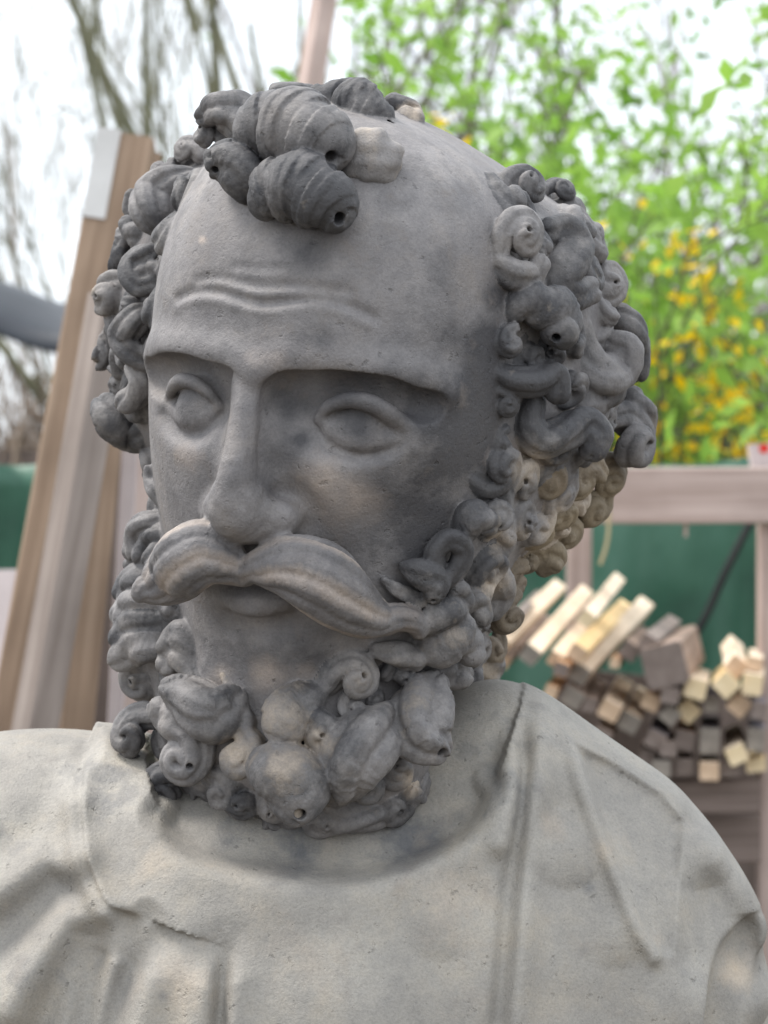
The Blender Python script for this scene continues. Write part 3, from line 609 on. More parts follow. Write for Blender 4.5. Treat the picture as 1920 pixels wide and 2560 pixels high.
# pile of sawn sticks: front end, back end (picture marks in region 6), width and height in picture marks, roll, wood, end, label
ST = [
 (200, 1000, 380, 830, 60, 60, 20, 'grey_board', 'end_grey', 'greyish stick end peeping out beside the beard, leftmost of the pile'),
 (150, 1105, 475, 785, 92, 95, 35, 'stick_pale', 'end_tan', 'long pale stick nearest the statue, with a grey knot at its lower end'),
 (170, 1195, 400, 960, 80, 75, 30, 'stick_brown', 'end_tan', 'brownish stick under the pale one nearest the statue'),
 (322, 1160, 625, 820, 96, 100, 38, 'stick_pale', 'end_grey', 'long pale stick, second from the statue, its lower end dark and square'),
 (470, 1190, 690, 905, 88, 80, 30, 'stick_pale', 'end_tan', 'bright cream stick lying between two long sticks'),
 (640, 960, 810, 745, 82, 82, 40, 'stick_pale', 'end_pale', 'pale stick reaching highest of the pile against the green tarpaulin'),
 (590, 1150, 850, 900, 96, 90, 34, 'stick_yellow', 'end_tan', 'yellowish stick in the middle of the long slanting ones'),
 (600, 1270, 960, 890, 108, 110, 36, 'stick_pale', 'end_grey', 'thick pale stick in front, its square grey end above the bald shoulder'),
 (500, 1240, 620, 1080, 80, 75, 20, 'stick_orange', 'end_brown', 'orange brown stick in the gap below the long pale sticks'),
 (560, 1400, 640, 1290, 112, 105, 30, 'stick_brown', 'end_grey', 'grey brown stick end just above the shoulder, below the thick pale stick'),
 (440, 1370, 510, 1280, 70, 70, 20, 'stick_orange', 'end_tan', 'small orange stick end lowest beside the shoulder'),
 (770, 1475, 842, 1335, 112, 105, 28, 'stick_pale', 'end_tan', 'left one of two square sticks lying tight together, tan end'),
 (880, 1540, 950, 1395, 112, 105, 28, 'stick_pale', 'end_grey', 'right one of two square sticks lying tight together, greenish grey end'),
 (730, 1610, 800, 1520, 100, 70, 30, 'stick_brown', 'end_brown', 'flat brown stick under the two square sticks lying together'),
 (660, 1440, 720, 1340, 80, 80, 10, 'stick_brown', 'end_brown', 'dark stick in the shadow left of the two sticks lying together'),
 (1075, 1228, 1180, 1120, 232, 235, -14, 'stick_brown', 'end_brown', 'big dark weathered block end, thickest piece in the pile'),
 (985, 1095, 1120, 985, 92, 88, 30, 'grey_board', 'end_brown', 'grey brown stick on top of the big dark block'),
 (880, 1140, 960, 1050, 100, 95, 35, 'stick_brown', 'end_brown', 'brown stick wedged left of the big dark block'),
 (800, 1205, 850, 1150, 55, 55, 10, 'stick_orange', 'end_tan', 'small orange offcut in the dark gap left of the big block'),
 (1000, 1430, 1030, 1360, 95, 90, 25, 'stick_orange', 'end_tan', 'reddish tan stick end right of the two sticks lying together'),
 (1110, 1390, 1140, 1320, 100, 90, 10, 'stick_brown', 'end_brown', 'brown stick end right under the big dark block'),
 (1110, 1500, 1130, 1440, 92, 92, 40, 'stick_grey', 'end_grey', 'dark grey stick turned on its edge, above the lower row'),
 (1212, 1475, 1216, 1420, 108, 108, 45, 'stick_pale', 'end_pale', 'pale yellow stick end standing on its corner, in mid pile'),
 (1255, 1350, 1275, 1290, 118, 112, 15, 'stick_pale', 'end_pale', 'tan square stick end right of the big block'),
 (1345, 1435, 1350, 1380, 80, 90, 5, 'stick_grey', 'end_grey', 'small grey stick end between the pale ones on their corners'),
 (1425, 1330, 1422, 1270, 116, 116, 45, 'stick_yellow', 'end_pale', 'large yellow stick end standing on its corner near the right post'),
 (1495, 1445, 1490, 1390, 108, 108, 40, 'stick_pale', 'end_tan', 'tan stick end on its corner, just below the large yellow one'),
 (1480, 1225, 1455, 1110, 105, 100, 40, 'stick_pale', 'end_tan', 'pale stick with its long side showing, topmost near the right post'),
 (1572, 1320, 1590, 1250, 112, 120, 8, 'stick_pale', 'end_pale', 'cream square stick end touching the right post'),
 (1585, 1210, 1590, 1160, 85, 75, 10, 'stick_pale', 'end_tan', 'pale stick behind the cream one at the right post'),
 (1610, 1470, 1605, 1420, 80, 100, 5, 'stick_grey', 'end_brown', 'dark stick end in the shadow by the right post'),
 (1030, 1640, 1050, 1560, 106, 100, 25, 'stick_grey', 'end_brown', 'tilted mauve brown stick end, first in the lower row'),
 (1190, 1640, 1195, 1580, 108, 112, 12, 'stick_orange', 'end_brown', 'pinkish stick end with a charred face, second in the lower row'),
 (1100, 1690, 1110, 1630, 90, 85, 0, 'stick_brown', 'end_brown', 'dark brown stick end tucked between two in the lower row'),
 (1332, 1640, 1336, 1560, 110, 145, 2, 'stick_grey', 'end_grey', 'tall slate grey stick end in the lower row'),
 (1485, 1720, 1470, 1600, 105, 100, -25, 'stick_pale', 'end_pale', 'cream stick jutting forward from the lower row'),
 (1595, 1640, 1595, 1570, 96, 130, 2, 'stick_grey', 'end_grey', 'slate grey stick end beside the right post, in the lower row'),
 (1590, 1780, 1590, 1730, 110, 70, -8, 'stick_yellow', 'end_pale', 'flat yellowish offcut at the foot of the right post'),
 (1060, 1800, 1064, 1750, 100, 96, 0, 'grey_board', 'end_grey', 'grey stick end, first of the bottom row above the shelf'),
 (1190, 1790, 1194, 1740, 92, 92, 0, 'stick_brown', 'end_brown', 'dark stick end, second of the bottom row'),
 (1330, 1815, 1332, 1760, 108, 100, 0, 'stick_pale', 'end_tan', 'tan stick end, third of the bottom row above the shelf'),
 (1450, 1800, 1452, 1750, 92, 90, 0, 'stick_brown', 'end_brown', 'dark brown stick end, last of the bottom row'),
 (980, 1740, 985, 1690, 90, 90, 10, 'stick_brown', 'end_brown', 'dark stick end at the left of the lower rows near the shoulder'),
]
for k, (xa, ya, xb, yb, w, h, roll, sm, em, label) in enumerate(ST):
    far = math.hypot(xb-xa, yb-ya) > 230
    d0 = 2.56 + .05*((k*7) % 5)/5; d1 = d0 + (.34 if far else .30)
    A, B = at('6', xa, ya, d0), at('6', xb, yb, d1); u = 2.6*math.tan(math.radians(12))*2/2560/ZOOM['6'][2]
    o = bar_mesh((B-A).length, w*u, h*u, 1, [M[sm], M[em]], 'wooden_stick', 40+k, True); o.location = A
    q = (B-A).to_track_quat('Y', 'Z'); o.rotation_mode = 'QUATERNION'; o.rotation_quaternion = q @ Quaternion((0, 1, 0), math.radians(roll))
    tag(o, label, 'stick', 'sawn sticks piled on the rack')

# ---------------------------------------------------------------- trees, shrubs, undergrowth
def grow(base, d, length, rad, depth, out, tips, r, spread=.55, nb=3, up=.15, seg=5, shrink=.62):
    P = [np.array(base, float)]; d = np.array(d, float); d /= np.linalg.norm(d)
    for k in range(seg):
        d = d + np.array([r.gauss(0, .1), r.gauss(0, .1), r.gauss(0, .07)+up*.2]); d /= np.linalg.norm(d); P.append(P[-1]+d*length/seg)
    R = rad*np.interp(np.linspace(0, 1, seg+1), (0, .7, 1), (1, .62, .18))
    out.append((np.array(P), R, 7 if rad > .02 else (5 if rad > .006 else 3)))
    if depth == 0: tips.append(np.array(P)); return
    if depth <= 2: tips.append(np.array(P[seg//2:]))
    for b in range(nb + (r.random() < .5)):
        f = r.uniform(.3, 1.0); i = min(int(f*seg), seg-1); q = P[i]+(P[i+1]-P[i])*(f*seg-i)
        a = np.array([r.gauss(0, 1), r.gauss(0, 1), r.gauss(0, 1)]); a -= d*(a @ d); a /= np.linalg.norm(a)
        grow(q, d*math.cos(spread)+a*math.sin(spread)*r.uniform(.7, 1.4)+np.array([0, 0, up]), length*shrink*r.uniform(.75, 1.2), max(rad*.5*r.uniform(.7, 1.1), .0018), depth-1, out, tips, r, spread, nb, up, max(3, seg-1), shrink)
def tubes(lst):
    V, F, o = [], [], 0
    for P, R, s in lst:
        v, f = tube_mesh(P, R, s); V.append(v); F.append(f+o); o += len(v)
    return np.concatenate(V), np.concatenate(F)
def leaves(tips, per, size, spread, r):
    P = np.concatenate([t[r.integers(0, len(t), per)] + r.normal(0, spread, (per, 3)) for t in tips if r.random() < .6]); n_ = len(P)
    a = r.normal(size=(n_, 3)); a /= np.linalg.norm(a, axis=1)[:, None]; b = r.normal(size=(n_, 3)); b -= a*(a*b).sum(1)[:, None]; b /= np.linalg.norm(b, axis=1)[:, None]
    s = size*r.uniform(.6, 1.3, (n_, 1)); c = np.cross(a, b)*.12*s
    V = np.stack([P-a*s, P-b*s*.45+c, P+a*s, P+b*s*.45+c], 1).reshape(-1, 3); return V, np.arange(n_*4).reshape(-1, 4)
def plant(name, base, dirs, length, rad, depth, mat, leaf=None, per=0, size=.03, sprd=.05, seed=1, label='', cat='tree', group=None, trunk='trunk', crown='twigs', fol='foliage', reach=9., **kw):
    r = random.Random(seed); rn = np.random.default_rng(seed); root = empty(name, base); tag(root, label, cat, group)
    out, tips = [], []
    for d in dirs: grow((r.gauss(0, rad)*len(dirs)**.5, r.gauss(0, rad)*len(dirs)**.5, -.05), d, length*r.uniform(.85, 1.15), rad*r.uniform(.75, 1.1), depth, out, tips, r, **kw)
    out = [q for q in out if np.abs(q[0][:, 0]).max() < reach]; tips = [q for q in tips if np.abs(q[:, 0]).max() < reach]
    th = rad*.3; big = [q for q in out if q[1][0] >= th]; small = [q for q in out if q[1][0] < th]
    build(trunk, *tubes(big), M[mat], root, True)
    if small: tag(build(crown, *tubes(small), M[mat], root, True), kind='stuff')
    if leaf: tag(build(fol, *leaves(tips, per, size, sprd, rn), M[leaf], root), kind='stuff')
    return root
def foot(x, d): p = at('V', x, 1106, d); return Vector((p.x, d, max(0, (d-5)*.012)))
# mossy multi-stemmed tree straight behind the head
plant('mossy_tree', foot(600, 6.8), [(-.09, .05, 1), (.0, 0, 1), (-.2, .1, 1), (.07, .1, 1), (.2, .05, 1)], 3.0, .04, 5, 'moss', None, 0, .012, .05, 3, 'mossy many stemmed bare tree rising straight behind the top curls', group='trees behind the yard', up=.12, spread=.42)
# bare trees on the left, fine twigs against the sky
for k, (x, d, dirs, ln, lab) in enumerate(((-150, 10.5, [(.15, 0, 1), (.5, 0, .9)], 3.0, 'bare fine twigged tree at the far left edge'),
                                          (110, 12.5, [(-.1, 0, 1), (.25, .1, 1)], 3.6, 'bare twiggy tree between the left edge and the tall plank'),
                                          (330, 11.2, [(-.35, 0, 1), (-.05, 0, 1)], 3.2, 'bare tree with thin grey twigs just left of the mossy tree'))):
    plant('bare_tree', foot(x, d), dirs, ln, .026, 6, 'sapling', None, 0, .014, .06, 20+k, lab, group='trees behind the yard', up=.08, spread=.62, nb=2)
for k, (x, d, lab) in enumerate(((60, 12.5, 'thin bare tree, faint against the white sky, behind the covered stack'), (760, 12, 'faint bare tree behind the pole, over the crown of the head'))):
    plant('bare_tree', foot(x, d), [(-.2, 0, 1), (.25, 0, 1)], 3.2, .012, 5, 'sapling', None, 0, .014, .06, 120+k, lab, group='trees behind the yard', up=.1, spread=.6, nb=2)
# leafing shrubs on the right
SH = [(1010, 5.6, [(-.25, 0, 1), (.1, .1, 1)], 2.5, 'leafing shrub right behind the bald crown, its leaves starting above the dome'),
      (1200, 5.0, [(-.3, 0, 1), (.25, 0, 1), (0, .2, 1)], 2.3, 'bright green shrub behind the right side curls'),
      (1395, 4.0, [(.05, 0, 1), (.02, .05, 1)], 2.9, 'bright green shrub with the dark forked stem'),
      (1560, 5.2, [(-.1, 0, 1), (.3, .1, 1)], 2.6, 'bright green shrub between the forked stem and the right edge'),
      (1480, 4.5, [(-.1, 0, 1), (.1, .1, 1)], 2.7, 'bright green shrub just right of the forked stem, behind the rail'),
      (1660, 5.0, [(-.15, 0, 1), (.1, .1, 1)], 2.9, 'tall bright green shrub second from the right edge'),
      (1740, 4.7, [(-.35, 0, 1), (.0, .1, 1)], 2.6, 'densest green shrub at the right edge of the picture')]
for k, (x, d, dirs, ln, lab) in enumerate(SH):
    plant('leafing_shrub', foot(x, d), dirs, ln*.56, .018, 4, 'bark', 'leaf' if k != 3 else 'leaf2', 10, .023, .042, 40+k, lab, 'shrub', 'leafing shrubs behind the rack', trunk='stems', reach=.5, up=.12, spread=.6)
# forsythia
for k, (x, d, lab) in enumerate(((1330, 3.9, 'yellow flowering bush glimpsed just right of the upper side curls'), (1440, 3.9, 'yellow flowering bush behind the forked stem, fullest bloom'), (1560, 4.0, 'yellow flowering bush farthest right above the rail'))):
    plant('forsythia', foot(x, d), [(-.1, 0, 1), (.04, .1, 1), (.12, 0, 1), (0, -.1, 1)], 0.86, .012, 3, 'bark', 'bloom', 20, .017, .026, 60+k, lab, 'bush', 'forsythias in the wood edge', trunk='stems', fol='blossom', up=.35, spread=.26)
# slim saplings
for k, x in enumerate((1255, 1335, 1415, 1480, 1530, 1610, 1655)):
    d = 7.2 + (k*37 % 5)*.5
    plant('sapling', foot(x, d), [(rng.uniform(-.06, .06), 0, 1)], 2.6, .016+.005*(k % 3), 2, 'sapling', 'leaf2', 12, .024, .1, 80+k,
          ('slim grey sapling %s' % ('nearest the curls', 'left of the forked stem, thin', 'behind the forked stem', 'right of the forked stem', 'between the two middle yellow bushes', 'behind the right yellow bush', 'closest to the right edge')[k]), 'tree', 'slim saplings in the wood', up=.1)
# thicket: the wood behind, and the dry brush on the left
r = random.Random(5); lst = []; tp = []
for k in range(1500):
    x = r.uniform(.2, 9); d = r.uniform(9, 16); h = r.uniform(.9, 3.3); z = (d-5)*.012
    P = np.array([(x, d, z), (x+r.gauss(0, .1), d, z+h*.5), (x+r.gauss(0, .3), d, z+h)]); lst.append((P, np.array([.016, .012, .004])*r.uniform(.5, 1.6), 4)); tp.append(P[1:])
o = build('thicket', *tubes(lst), M['sapling'], smooth=True); tag(o, 'dense brown thicket of stems closing off the wood on the right', 'thicket', kind='stuff')
o = build('thicket_leaves', *leaves(tp, 5, .045, .3, np.random.default_rng(9)), M['leaf2']); tag(o, 'loose green leaves scattered through the thicket on the right', 'leaves', kind='stuff')
lst = []
for k in range(2800):
    x = r.uniform(-3.2, .2); d = r.uniform(4.2, 9); h = r.uniform(.3, .9)+.175*d; z = max(0, (d-5)*.012); a = r.gauss(0, .35)
    P = np.array([(x, d, z), (x+a*.3, d+r.gauss(0, .1), z+h*.55), (x+a, d+r.gauss(0, .2), z+h*r.uniform(.8, 1))]); lst.append((P, np.array([.006, .005, .002])*r.uniform(.6, 1.8), 3))
    P2 = P[1]+np.array([(0, 0, 0), (r.gauss(0, .2), r.gauss(0, .1), .08), (r.gauss(0, .4), r.gauss(0, .2), r.uniform(-.1, .25))]); lst.append((P2, np.array([.005, .004, .002])*r.uniform(.6, 1.5), 3))
o = build('dry_brush', *tubes(lst), M['dry'], smooth=True); tag(o, 'tangled dry brown brush behind the planks on the left', 'brush', kind='stuff')
# black cover (a sheet over something) at the left, shiny in the sky light
nx, nz = 40, 14; V = []
cA = at('V', -60, 672, 5.6)
for i in range(nz):
    for j in range(nx):
        u, f = j/(nx-1), i/(nz-1)
        z = cA.z + .04 - .2*u*u - .02*math.sin(u*17) - .35*max(0, f-.7)**1.1*.7 + .05*math.sin(f*3.1)
        V.append((cA.x-.35+u*1.2, 5.5 + (1-f)*.8 + .03*math.sin(u*13+f*4), z - (f > .97)*.02))
ii = np.arange(nx*nz).reshape(nz, nx)
o = build('roof_sheet', V, np.stack([ii[:-1, :-1], ii[:-1, 1:], ii[1:, 1:], ii[1:, :-1]], -1).reshape(-1, 4), M['cover'], smooth=True); o.modifiers.new('thickness', 'SOLIDIFY').thickness = .01
shed = empty('woodpile_cover', (cA.x, 5.9, 0)); tag(shed, 'stack under a shiny black sheet at the left edge, above the dry brush', 'covered stack'); o.parent = shed; o.location = -shed.location
st = bar_mesh(cA.z-.32, .9, .5, 2, M['dark_board'], 'stack', 3); st.parent = shed; st.location = (.05, 0, 0)
# ---------------------------------------------------------------- the statue
ROOT = Vector((HO[0]/1000, HO[1]/1000+.02, CAM_H+(HO[2]-545)/1000))
bust = empty('stone_bust', ROOT); tag(bust, 'weathered grey sandstone bust of a bald bearded man with drilled curls', 'statue')
plinth_h = ROOT.z
def frm(W): return np.asarray(W)/1000 + np.array([0, 0, CAM_H]) - np.array(ROOT)
def blobs(V, lst, sdf, fr):
    a = np.zeros(len(V)); O, M_ = fr or (HO, HR)
    for z, x, y, rad, s in lst:
        c = cast(*full(z, x, y), sdf, fr); rr = rad/ZOOM[z][2]*.176
        e = -O @ M_; s_ = (c-e)/np.linalg.norm(c-e); q_ = V-c; al = q_ @ s_   # depth counts less than width: a stain runs over the relief
        d = (np.einsum('ij,ij->i', q_, q_)-al*al*.85)/rr**2; i = d < 6; a[i] += s*np.exp(-d[i]*1.4)
    return a
# every lock is carved into the stone of the head; afterwards each one becomes a part of its own along its seams
PARTS = []                                              # name, lock, crust, rubbed, material
for i, (name, z, pts, kw) in enumerate(LOCKS):
    r_ = random.Random(i); bk = name == 'back_hair'
    PARTS.append((name, lock(z, pts, seed=i, **kw), r_.uniform(0, .25) if bk else r_.uniform(-.04, .2)+(.16 if z == '2' else .06 if z in '35' else 0), r_.uniform(-.1, .18), 'earth' if bk else 'hair'))
for i, (name, z, x, y, h, R, a0, turn) in enumerate(SNAILS):
    r_ = random.Random(i+77); bk = name == 'back_hair'; kw = dict(hole=False) if bk else {}
    PARTS.append((name, snail_at(z, x, y, h, R, a0, turn, seed=200+i, **kw), r_.uniform(-.04, .22), r_.uniform(-.1, .18), 'earth' if bk else 'hair'))
for i, (p, nn, name) in enumerate(fillers([k[1] for k in PARTS])):
    r_ = random.Random(i); ex = np.cross(nn, (r_.gauss(0, 1), r_.gauss(0, 1), r_.gauss(0, 1))); ex /= np.linalg.norm(ex); ey = np.cross(nn, ex)
    PARTS.append((name, snail(p, ex, ey, nn, r_.uniform(12, 15), r_.choice((-1, 1)), r_.uniform(0, 6.28), h=r_.uniform(-3, 0), seed=400+i, turns=r_.uniform(.8, 1.25), hole=r_.random() < .3), r_.uniform(0, .22), r_.uniform(-.1, .2), 'hair'))
for z, p_, kw in MOUST: PARTS.append(('moustache_half', lock(z, p_, **kw), .25, .1, 'face'))
plain_head = list(head.ops)
_kn = np.random.default_rng(8).normal(0, .16, (8, 3)); _kf = np.random.default_rng(9).normal(0, .5, (6, 3))
for name, k, *_ in PARTS: head.add(k, 3.0 if name == 'moustache_half' else 1.3)
for name, k, *_ in PARTS:
    f = k.bore()
    if f: head.cut(f, 1.0)
def uneven(P):                                          # hand-carved, weathered unevenness; stronger on the hair than on the smooth face
    hair = np.clip(hair_base(P)*-.25 + .0, -1.5, 0)*-.5 + np.clip((P[:, 1]+70)/30, 0, 1)*.25 + np.clip((-120-P[:, 2])/20, 0, 1)*.3
    return (np.sin(P @ _kn.T + np.arange(8)) @ np.full(8, .13) + np.sin(P @ _kf.T + np.arange(6)) @ np.full(6, .07))*np.clip(hair, .1, 1)
head.fn(uneven, (-140, -190, -240), (150, 160, 140))
VOX = .8
v, q = head.mesh((-132, -185, -300), (140, 160, 132), VOX)
nv = len(v); lab = np.full(nv, -1); best = np.full(nv, 1e9)
for k, part in enumerate(PARTS):
    bl, bh = part[1].box; i = np.nonzero(((v > bl-1.5) & (v < bh+1.5)).all(1))[0]
    if not len(i): continue
    d_, _ = part[1].raw(v[i]); m_ = d_ < best[i]; best[i[m_]] = d_[m_]; lab[i[m_]] = k
near = np.nonzero(lab >= 0)[0]
hd = Carving(hair_base); hd.ops = plain_head
hv = np.concatenate([hd.ev(c_) for c_ in np.array_split(v[near], max(1, len(near)//30000))])
lab[near[(hv < best[near]) | (best[near] > 2.2)]] = -1
CR = [('1',1550,600,90,.8),('1',1250,1050,330,.3),('1',1150,1400,260,.3),('1',350,1100,220,.2),('1',560,1200,150,.25),('1',950,930,130,.25),('1',230,880,110,.3),('1',650,1050,90,.3),('1',700,830,90,.35),('1',1000,800,110,.3),('1',1250,870,100,.35),('1',300,760,90,.4),('1',1590,420,70,.8),('1',1520,760,150,.55),('1',1530,930,170,.6),('1',1470,1120,160,.5),('1',1390,580,80,.5),('1',830,612,60,.5),('1',745,1030,50,.8),('1',740,610,50,.4),  # patina, plus shade of sockets, recesses and right face painted into the colour
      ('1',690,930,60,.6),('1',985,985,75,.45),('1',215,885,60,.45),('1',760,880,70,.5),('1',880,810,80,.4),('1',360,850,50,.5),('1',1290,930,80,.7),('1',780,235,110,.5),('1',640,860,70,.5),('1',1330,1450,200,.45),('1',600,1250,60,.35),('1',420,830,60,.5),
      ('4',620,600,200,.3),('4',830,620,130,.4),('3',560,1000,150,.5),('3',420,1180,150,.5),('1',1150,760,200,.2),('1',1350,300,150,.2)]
WR = [('1',900,1260,140,.55),('1',830,1180,90,.5),('1',270,1120,90,.5),('1',1050,1330,110,.45),('1',540,690,60,.4),('1',320,170,22,.9),('1',640,690,60,.4),('4',660,700,90,.8),('4',480,690,60,.7),('4',800,690,60,.6),
      ('3',420,1560,160,.9),('3',600,1900,260,.9),('3',760,1750,160,.8)]
TAN = {'4': [(700,870,90),(860,950,70),(740,1090,120),(545,1020,70),(450,840,60),(1000,700,50),(380,1080,60),(950,1320,60),(1230,1110,60),(320,1080,50),(1580,140,70),(1560,330,90),(1520,690,80)], '2': [(1500,200,70),(1500,320,60)], '3': [(560,800,50),(860,1010,70),(820,1700,150),(560,1900,170),(400,420,60)], '5': [(130,950,60),(140,1430,50)]}
crust_shade, wear = blobs(v, CR, hair_base, None), blobs(v, WR, hair_base, None)
tan = np.minimum(blobs(v, [(z, x, y, rad*1.25, 1.0) for z, l in TAN.items() for x, y, rad in l], hair_base, None), 1.)
for k, part in enumerate(PARTS):
    i = np.nonzero(lab == k)[0]; crust_shade[i] += part[2]
    if part[0] == 'moustache_half':
        _, j = part[1].raw(v[i]); K = part[1]; w_ = v[i]-K.P[j]; ph = np.arctan2((w_*K.B[j]).sum(1), (w_*K.N[j]).sum(1))
        wear[i] = .2+.7*np.sin((K.around*ph+K.rings*2*math.pi*K.t[j])*.5)*np.exp(-((K.t[j]-.45)/.3)**2)   # pale rubbed strands
    else: wear[i] += part[3]+tan[i]*.72+(.17 if part[0] == 'beard_curl' else .04)
# smooth normals of the whole carving, kept when it is split
fn_ = np.cross(v[q[:, 2]]-v[q[:, 0]], v[q[:, 3]]-v[q[:, 1]]); vn = np.zeros_like(v)
for k in range(4):
    for a_ in range(3): vn[:, a_] += np.bincount(q[:, k], fn_[:, a_], nv)
vn /= np.linalg.norm(vn, axis=1)[:, None]+1e-12
wv, wn = frm(to_world(v)), vn @ HR.T
fl = np.sort(lab[q], axis=1)[:, 2]
order = np.argsort(fl, kind='stable'); cuts = np.searchsorted(fl[order], np.arange(-1, len(PARTS)+1))
for k in range(-1, len(PARTS)):
    f = q[order[cuts[k+1]:cuts[k+2]]]
    if len(f) < 30 and k >= 0: continue
    u_, inv_ = np.unique(f, return_inverse=True); name, mt = ('head', 'face') if k < 0 else (PARTS[k][0], PARTS[k][4])
    o = build(name, wv[u_], inv_.reshape(-1, 4), M[mt], bust, True, dict(crust_shade=crust_shade[u_], wear=wear[u_]))
    o.data.normals_split_custom_set_from_vertices(wn[u_].tolist())
# the broken stump of a lock on the forehead, and the chip at the chin
def lump(name, z, x, y, rx, ry, dep, h, rough, seed, sharp=.95):
    c0 = marks(z, [(x, y, h), (x, y, h)], 1, hair_base)[0][:3]; nn = normal(c0, hair_base); vw = ray(*full(z, x, y)) @ HR
    ex = np.cross(vw, (0, 0, 1)) ; ex /= np.linalg.norm(ex); ez = np.cross(ex, vw); s = .176/ZOOM[z][2]
    g = np.random.default_rng(seed); k = np.r_[g.normal(0, .13, (5, 3)), g.normal(0, .45, (6, 3))]; o_ = g.uniform(0, 6, 11); V, F = [], []; nu, nv_ = 48, 26
    for i in range(nv_+1):
        th_ = math.pi*i/nv_
        for j in range(nu):
            ph = 2*math.pi*j/nu; a = np.array([math.sin(th_)*math.cos(ph), math.sin(th_)*math.sin(ph), math.cos(th_)]); a = np.sign(a)*np.abs(a)**sharp
            q_ = ex*a[0]*rx*s + ez*a[1]*ry*s - vw*a[2]*dep
            V.append(c0 + q_*(1+rough*np.sin((c0+q_) @ k.T + o_).sum()))
    for i in range(nv_):
        for j in range(nu): a, b = i*nu+j, i*nu+(j+1) % nu; F.append((a, b, b+nu, a+nu))
    V = np.array(V); o = build(name, frm(to_world(V)), F, M['hair'], bust, True, dict(crust_shade=np.full(len(V), -.5), wear=np.full(len(V), .42 if name == 'broken_curl' else .8))); return o
lump('broken_curl', '2', 1318, 385, 140, 128, 8, 3, .028, 3)['label'] = 'flat tan stump where a curl of the forelock broke off'
lump('stone_chip', '4', 757, 1245, 40, 42, 5, 17, .03, 4)['label'] = 'pale chipped knob under the lowest curl of the beard'
lump('broken_curl', '4', 960, 1320, 60, 34, 7, 2, .05, 5)['label'] = 'broken tan curl under the chin'

# --- draped shoulders (own frame: upright, origin at the head centre)
RF = (HO, np.eye(3))
_t = [ell((-150, 25, -300), (150, 105, 118)), ell((88, 22, -312), (104, 100, 128)), ell((-25, 0, -345), (165, 112, 150)), ell((62, 22, -225), (50, 72, 68)), sell((-22, 25, -440), (190, 118, 120), 3)]
def robe_base(P):
    d = _t[0](P)
    for f, k in zip(_t[1:], (40, 45, 30, 60)): d = smin(d, f(P), k)
    return d
robe = Carving(robe_base)
mk = lambda z, pts: marks(z, pts, 5, robe_base, RF)
def RB(C, a, w):                                        # folds are cut along the front of the cloth, however deep they run
    C = np.array(C); S = np.array([1, .35, 1]); f0 = tube(np.c_[C[:, :3]*S, np.zeros(len(C))])
    def f(P):
        e = f0(P*S)/w; fade = np.minimum(1, np.hypot(P[:, 0]-C[0, 0], P[:, 2]-C[0, 2])/18)**1.6   # folds die out towards the seam
        return a*2.2*fade*np.exp(-e*e)
    robe.fn(f, C[:, :3].min(0)-np.array([2.6*w, 7*w, 2.6*w]), C[:, :3].max(0)+np.array([2.6*w, 7*w, 2.6*w]))
def EDGE(C, a, reach, w=1.25):
    """the edge of a layer of cloth: the side to the left of the curve's direction (seen from the front) stands proud"""
    C = np.array(C)[:, [0, 2]]; A, B = C[:-1], C[1:]
    def f(P):
        p = P[:, [0, 2]]; bd = np.full(len(p), 1e9); sd = np.zeros(len(p))
        for k, (s_, e_) in enumerate(zip(A, B)):
            ab = e_-s_; tt = ((p-s_) @ ab)/(ab @ ab); t_ = np.clip(tt, 0, 1); q_ = p-s_-t_[:, None]*ab; d_ = np.hypot(q_[:, 0], q_[:, 1])
            m_ = d_ < bd; cr_ = ab[0]*(p[:, 1]-s_[1])-ab[1]*(p[:, 0]-s_[0]); bd[m_] = d_[m_]; sd[m_] = (np.sign(cr_)*d_)[m_]
        side = .5+.5*np.tanh(sd/w); front = np.clip((110-P[:, 1])/30, 0, 1)
        end = np.clip(np.minimum(np.hypot(*(p-C[0]).T), np.hypot(*(p-C[-1]).T))/9, 0, 1)
        return a*side*np.exp(-(sd/reach)**2)*front*end
    robe.fn(f, (C[:, 0].min()-2.2*reach, -200, C[:, 1].min()-2.2*reach), (C[:, 0].max()+2.2*reach, 125, C[:, 1].max()+2.2*reach))
# collar fold on the right and its two grooves
G1 = [(575,165,0),(600,260,0),(608,400,0),(595,600,0),(575,800,0),(548,1000,0),(530,1250,0),(505,1555,0)]
RB(mk('8', [(x-6, y, 0) for x, y, _ in G1]), -3.4, 4.2); RB(mk('8', [(x+48, y, 0) for x, y, _ in G1]), 2.4, 8)
RB(mk('8', [(500,240,0),(485,350,0),(465,480,0)]), -4.5, 3.5)
RB(mk('8', [(540,260,0),(545,400,0),(530,600,0),(500,760,0)]), 3, 6)
# neckline
NL = [('7',690,560),('7',720,650),('7',790,720),('7',900,775),('7',1080,815),('7',1300,845),('7',1550,850),('8',80,870),('8',180,830),('8',290,775),('8',380,700),('8',430,620),('8',470,520)]
nl = spline([mk(z, [(x, y, 0), (x, y, 0)])[0] for z, x, y in NL], 4)
EDGE(nl[::-1], 6.5, 17); EDGE(nl, -9, 30, 3)
